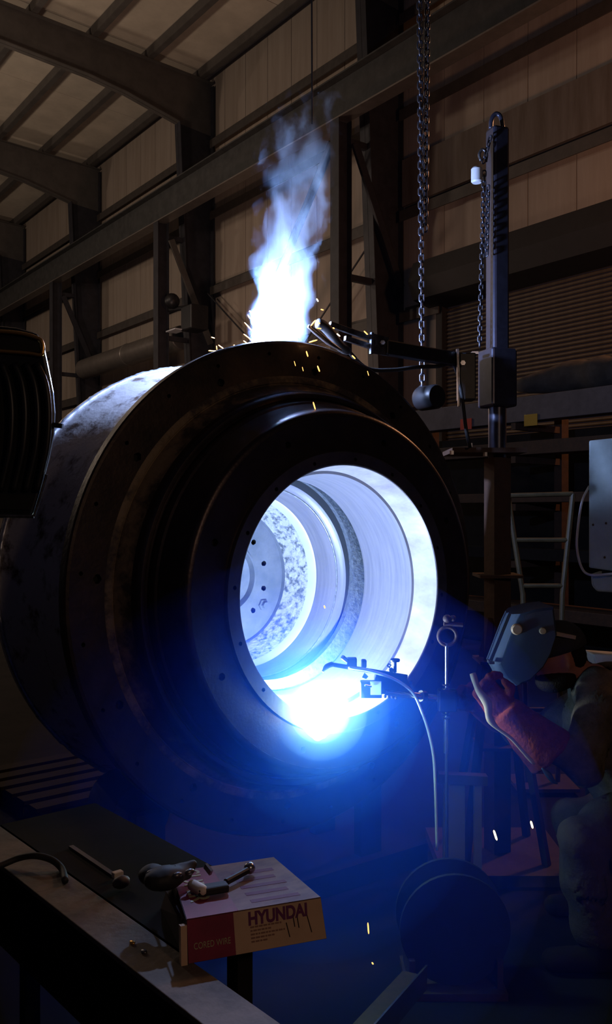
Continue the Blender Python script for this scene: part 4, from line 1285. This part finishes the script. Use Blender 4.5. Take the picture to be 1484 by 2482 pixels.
def spark(a, b, d, label, group, w=2.2, hot=False):
    p, q = at(a[0], a[1], d), at(b[0], b[1], d + .01)
    L = max((q - p).length, w / FPX * d)
    o = link_mesh('weld_spark', cap_hot if hot else cap_me, None, (p + q) / 2)
    o.rotation_mode = 'QUATERNION'
    o.rotation_quaternion = ((q - p) if (q - p).length > 1e-4 else UP).to_track_quat('Z', 'Y')
    ww = w / FPX * d
    o.scale = (ww, ww, L / 2)
    tag(o, label, 'spark', group)


def crop(x, y_): return (540 + x / 2.394, 640 + y_ / 2.394)


FAN = [(125, 338, 200, 420), (180, 310, 215, 375), (178, 370, 210, 410), (120, 405, 165, 440), (165, 410, 190, 445), (205, 375, 240, 425), (145, 295, 158, 315),
       (255, 280, 262, 325), (270, 265, 275, 310), (315, 290, 320, 325), (185, 270, 192, 298), (262, 365, 268, 390), (120, 445, 142, 460), (253, 240, 256, 258),
       (233, 180, 238, 190), (232, 318, 236, 326), (290, 330, 294, 355), (215, 420, 235, 445), (155, 272, 160, 278), (150, 430, 172, 446), (186, 352, 190, 362), (240, 400, 252, 424)]
ORD = 'first second third fourth fifth sixth seventh eighth ninth tenth eleventh twelfth thirteenth fourteenth fifteenth sixteenth seventeenth eighteenth nineteenth twentieth twenty-first twenty-second'.split()


def rank(lst, k): return ORD[sorted(range(len(lst)), key=lambda i: lst[i][0]).index(k)]


for k, (a, b, c, d) in enumerate(FAN):
    spark(crop(a, b), crop(c, d), 3.62 + .004 * (k % 5), '%s from the left of the orange sparks spraying up beside the top arc' % rank(FAN, k), 'sparks left of the top arc', 2.6, k in (6, 13, 14, 17))
RGT = [(545, 200, 555, 218), (570, 263, 585, 267), (500, 455, 550, 440), (510, 360, 540, 325), (552, 340, 565, 345), (545, 372, 572, 375), (662, 403, 682, 420), (820, 388, 842, 410), (750, 530, 770, 550), (640, 370, 648, 374)]
for k, (a, b, c, d) in enumerate(RGT):
    spark(crop(a, b), crop(c, d), 3.5, '%s from the left of the orange sparks flying over the boom torch' % rank(RGT, k), 'sparks right of the top arc', 3.0, k in (0, 6))
FRT = [(485, 505, 495, 538), (550, 590, 563, 625), (415, 563, 423, 592), (462, 597, 468, 622), (840, 620, 848, 648), (525, 800, 538, 845)]
for k, (a, b, c, d) in enumerate(FRT):
    spark(crop(a, b), crop(c, d), 3.25, '%s from the left of the sparks falling before the flange' % rank(FRT, k), 'sparks falling before the flange', 3.2 if k in (0, 1, 5) else 1.6, False)
RIM = (((505, 850), (526, 851)), ((529, 836), (543, 846)), ((525, 838), (526, 848)), ((566, 837), (569, 837)), ((573, 838), (576, 838)), ((512, 817), (521, 820)))
for k, (a, b) in enumerate(RIM):
    spark(a, b, 3.66, '%s from the left of the sparks skipping on the flange rim' % rank([(q[0][0] + q[1][0] * .01,) for q in RIM], k), 'sparks on the flange rim', 2.4)
for a, b, d, lab in (((1197, 2012), (1205, 2037), 2.9, 'bright falling spark left of the other beside the legs of the welder'), ((1287, 1990), (1292, 2008), 2.9, 'bright falling spark nearest the legs of the welder'),
                     ((892, 2236), (894, 2264), 2.5, 'orange spark falling right of the wire carton'), ((902, 2333), (905, 2337), 2.6, 'tiny glowing spark low right of the carton near the angle iron'),
                     ((786, 1468), (788, 1474), 2.75, 'tiny spark inside the bright bore')):
    spark(a, b, d, lab, None, 5.0 if d > 2.8 else 3.4, d > 2.8)
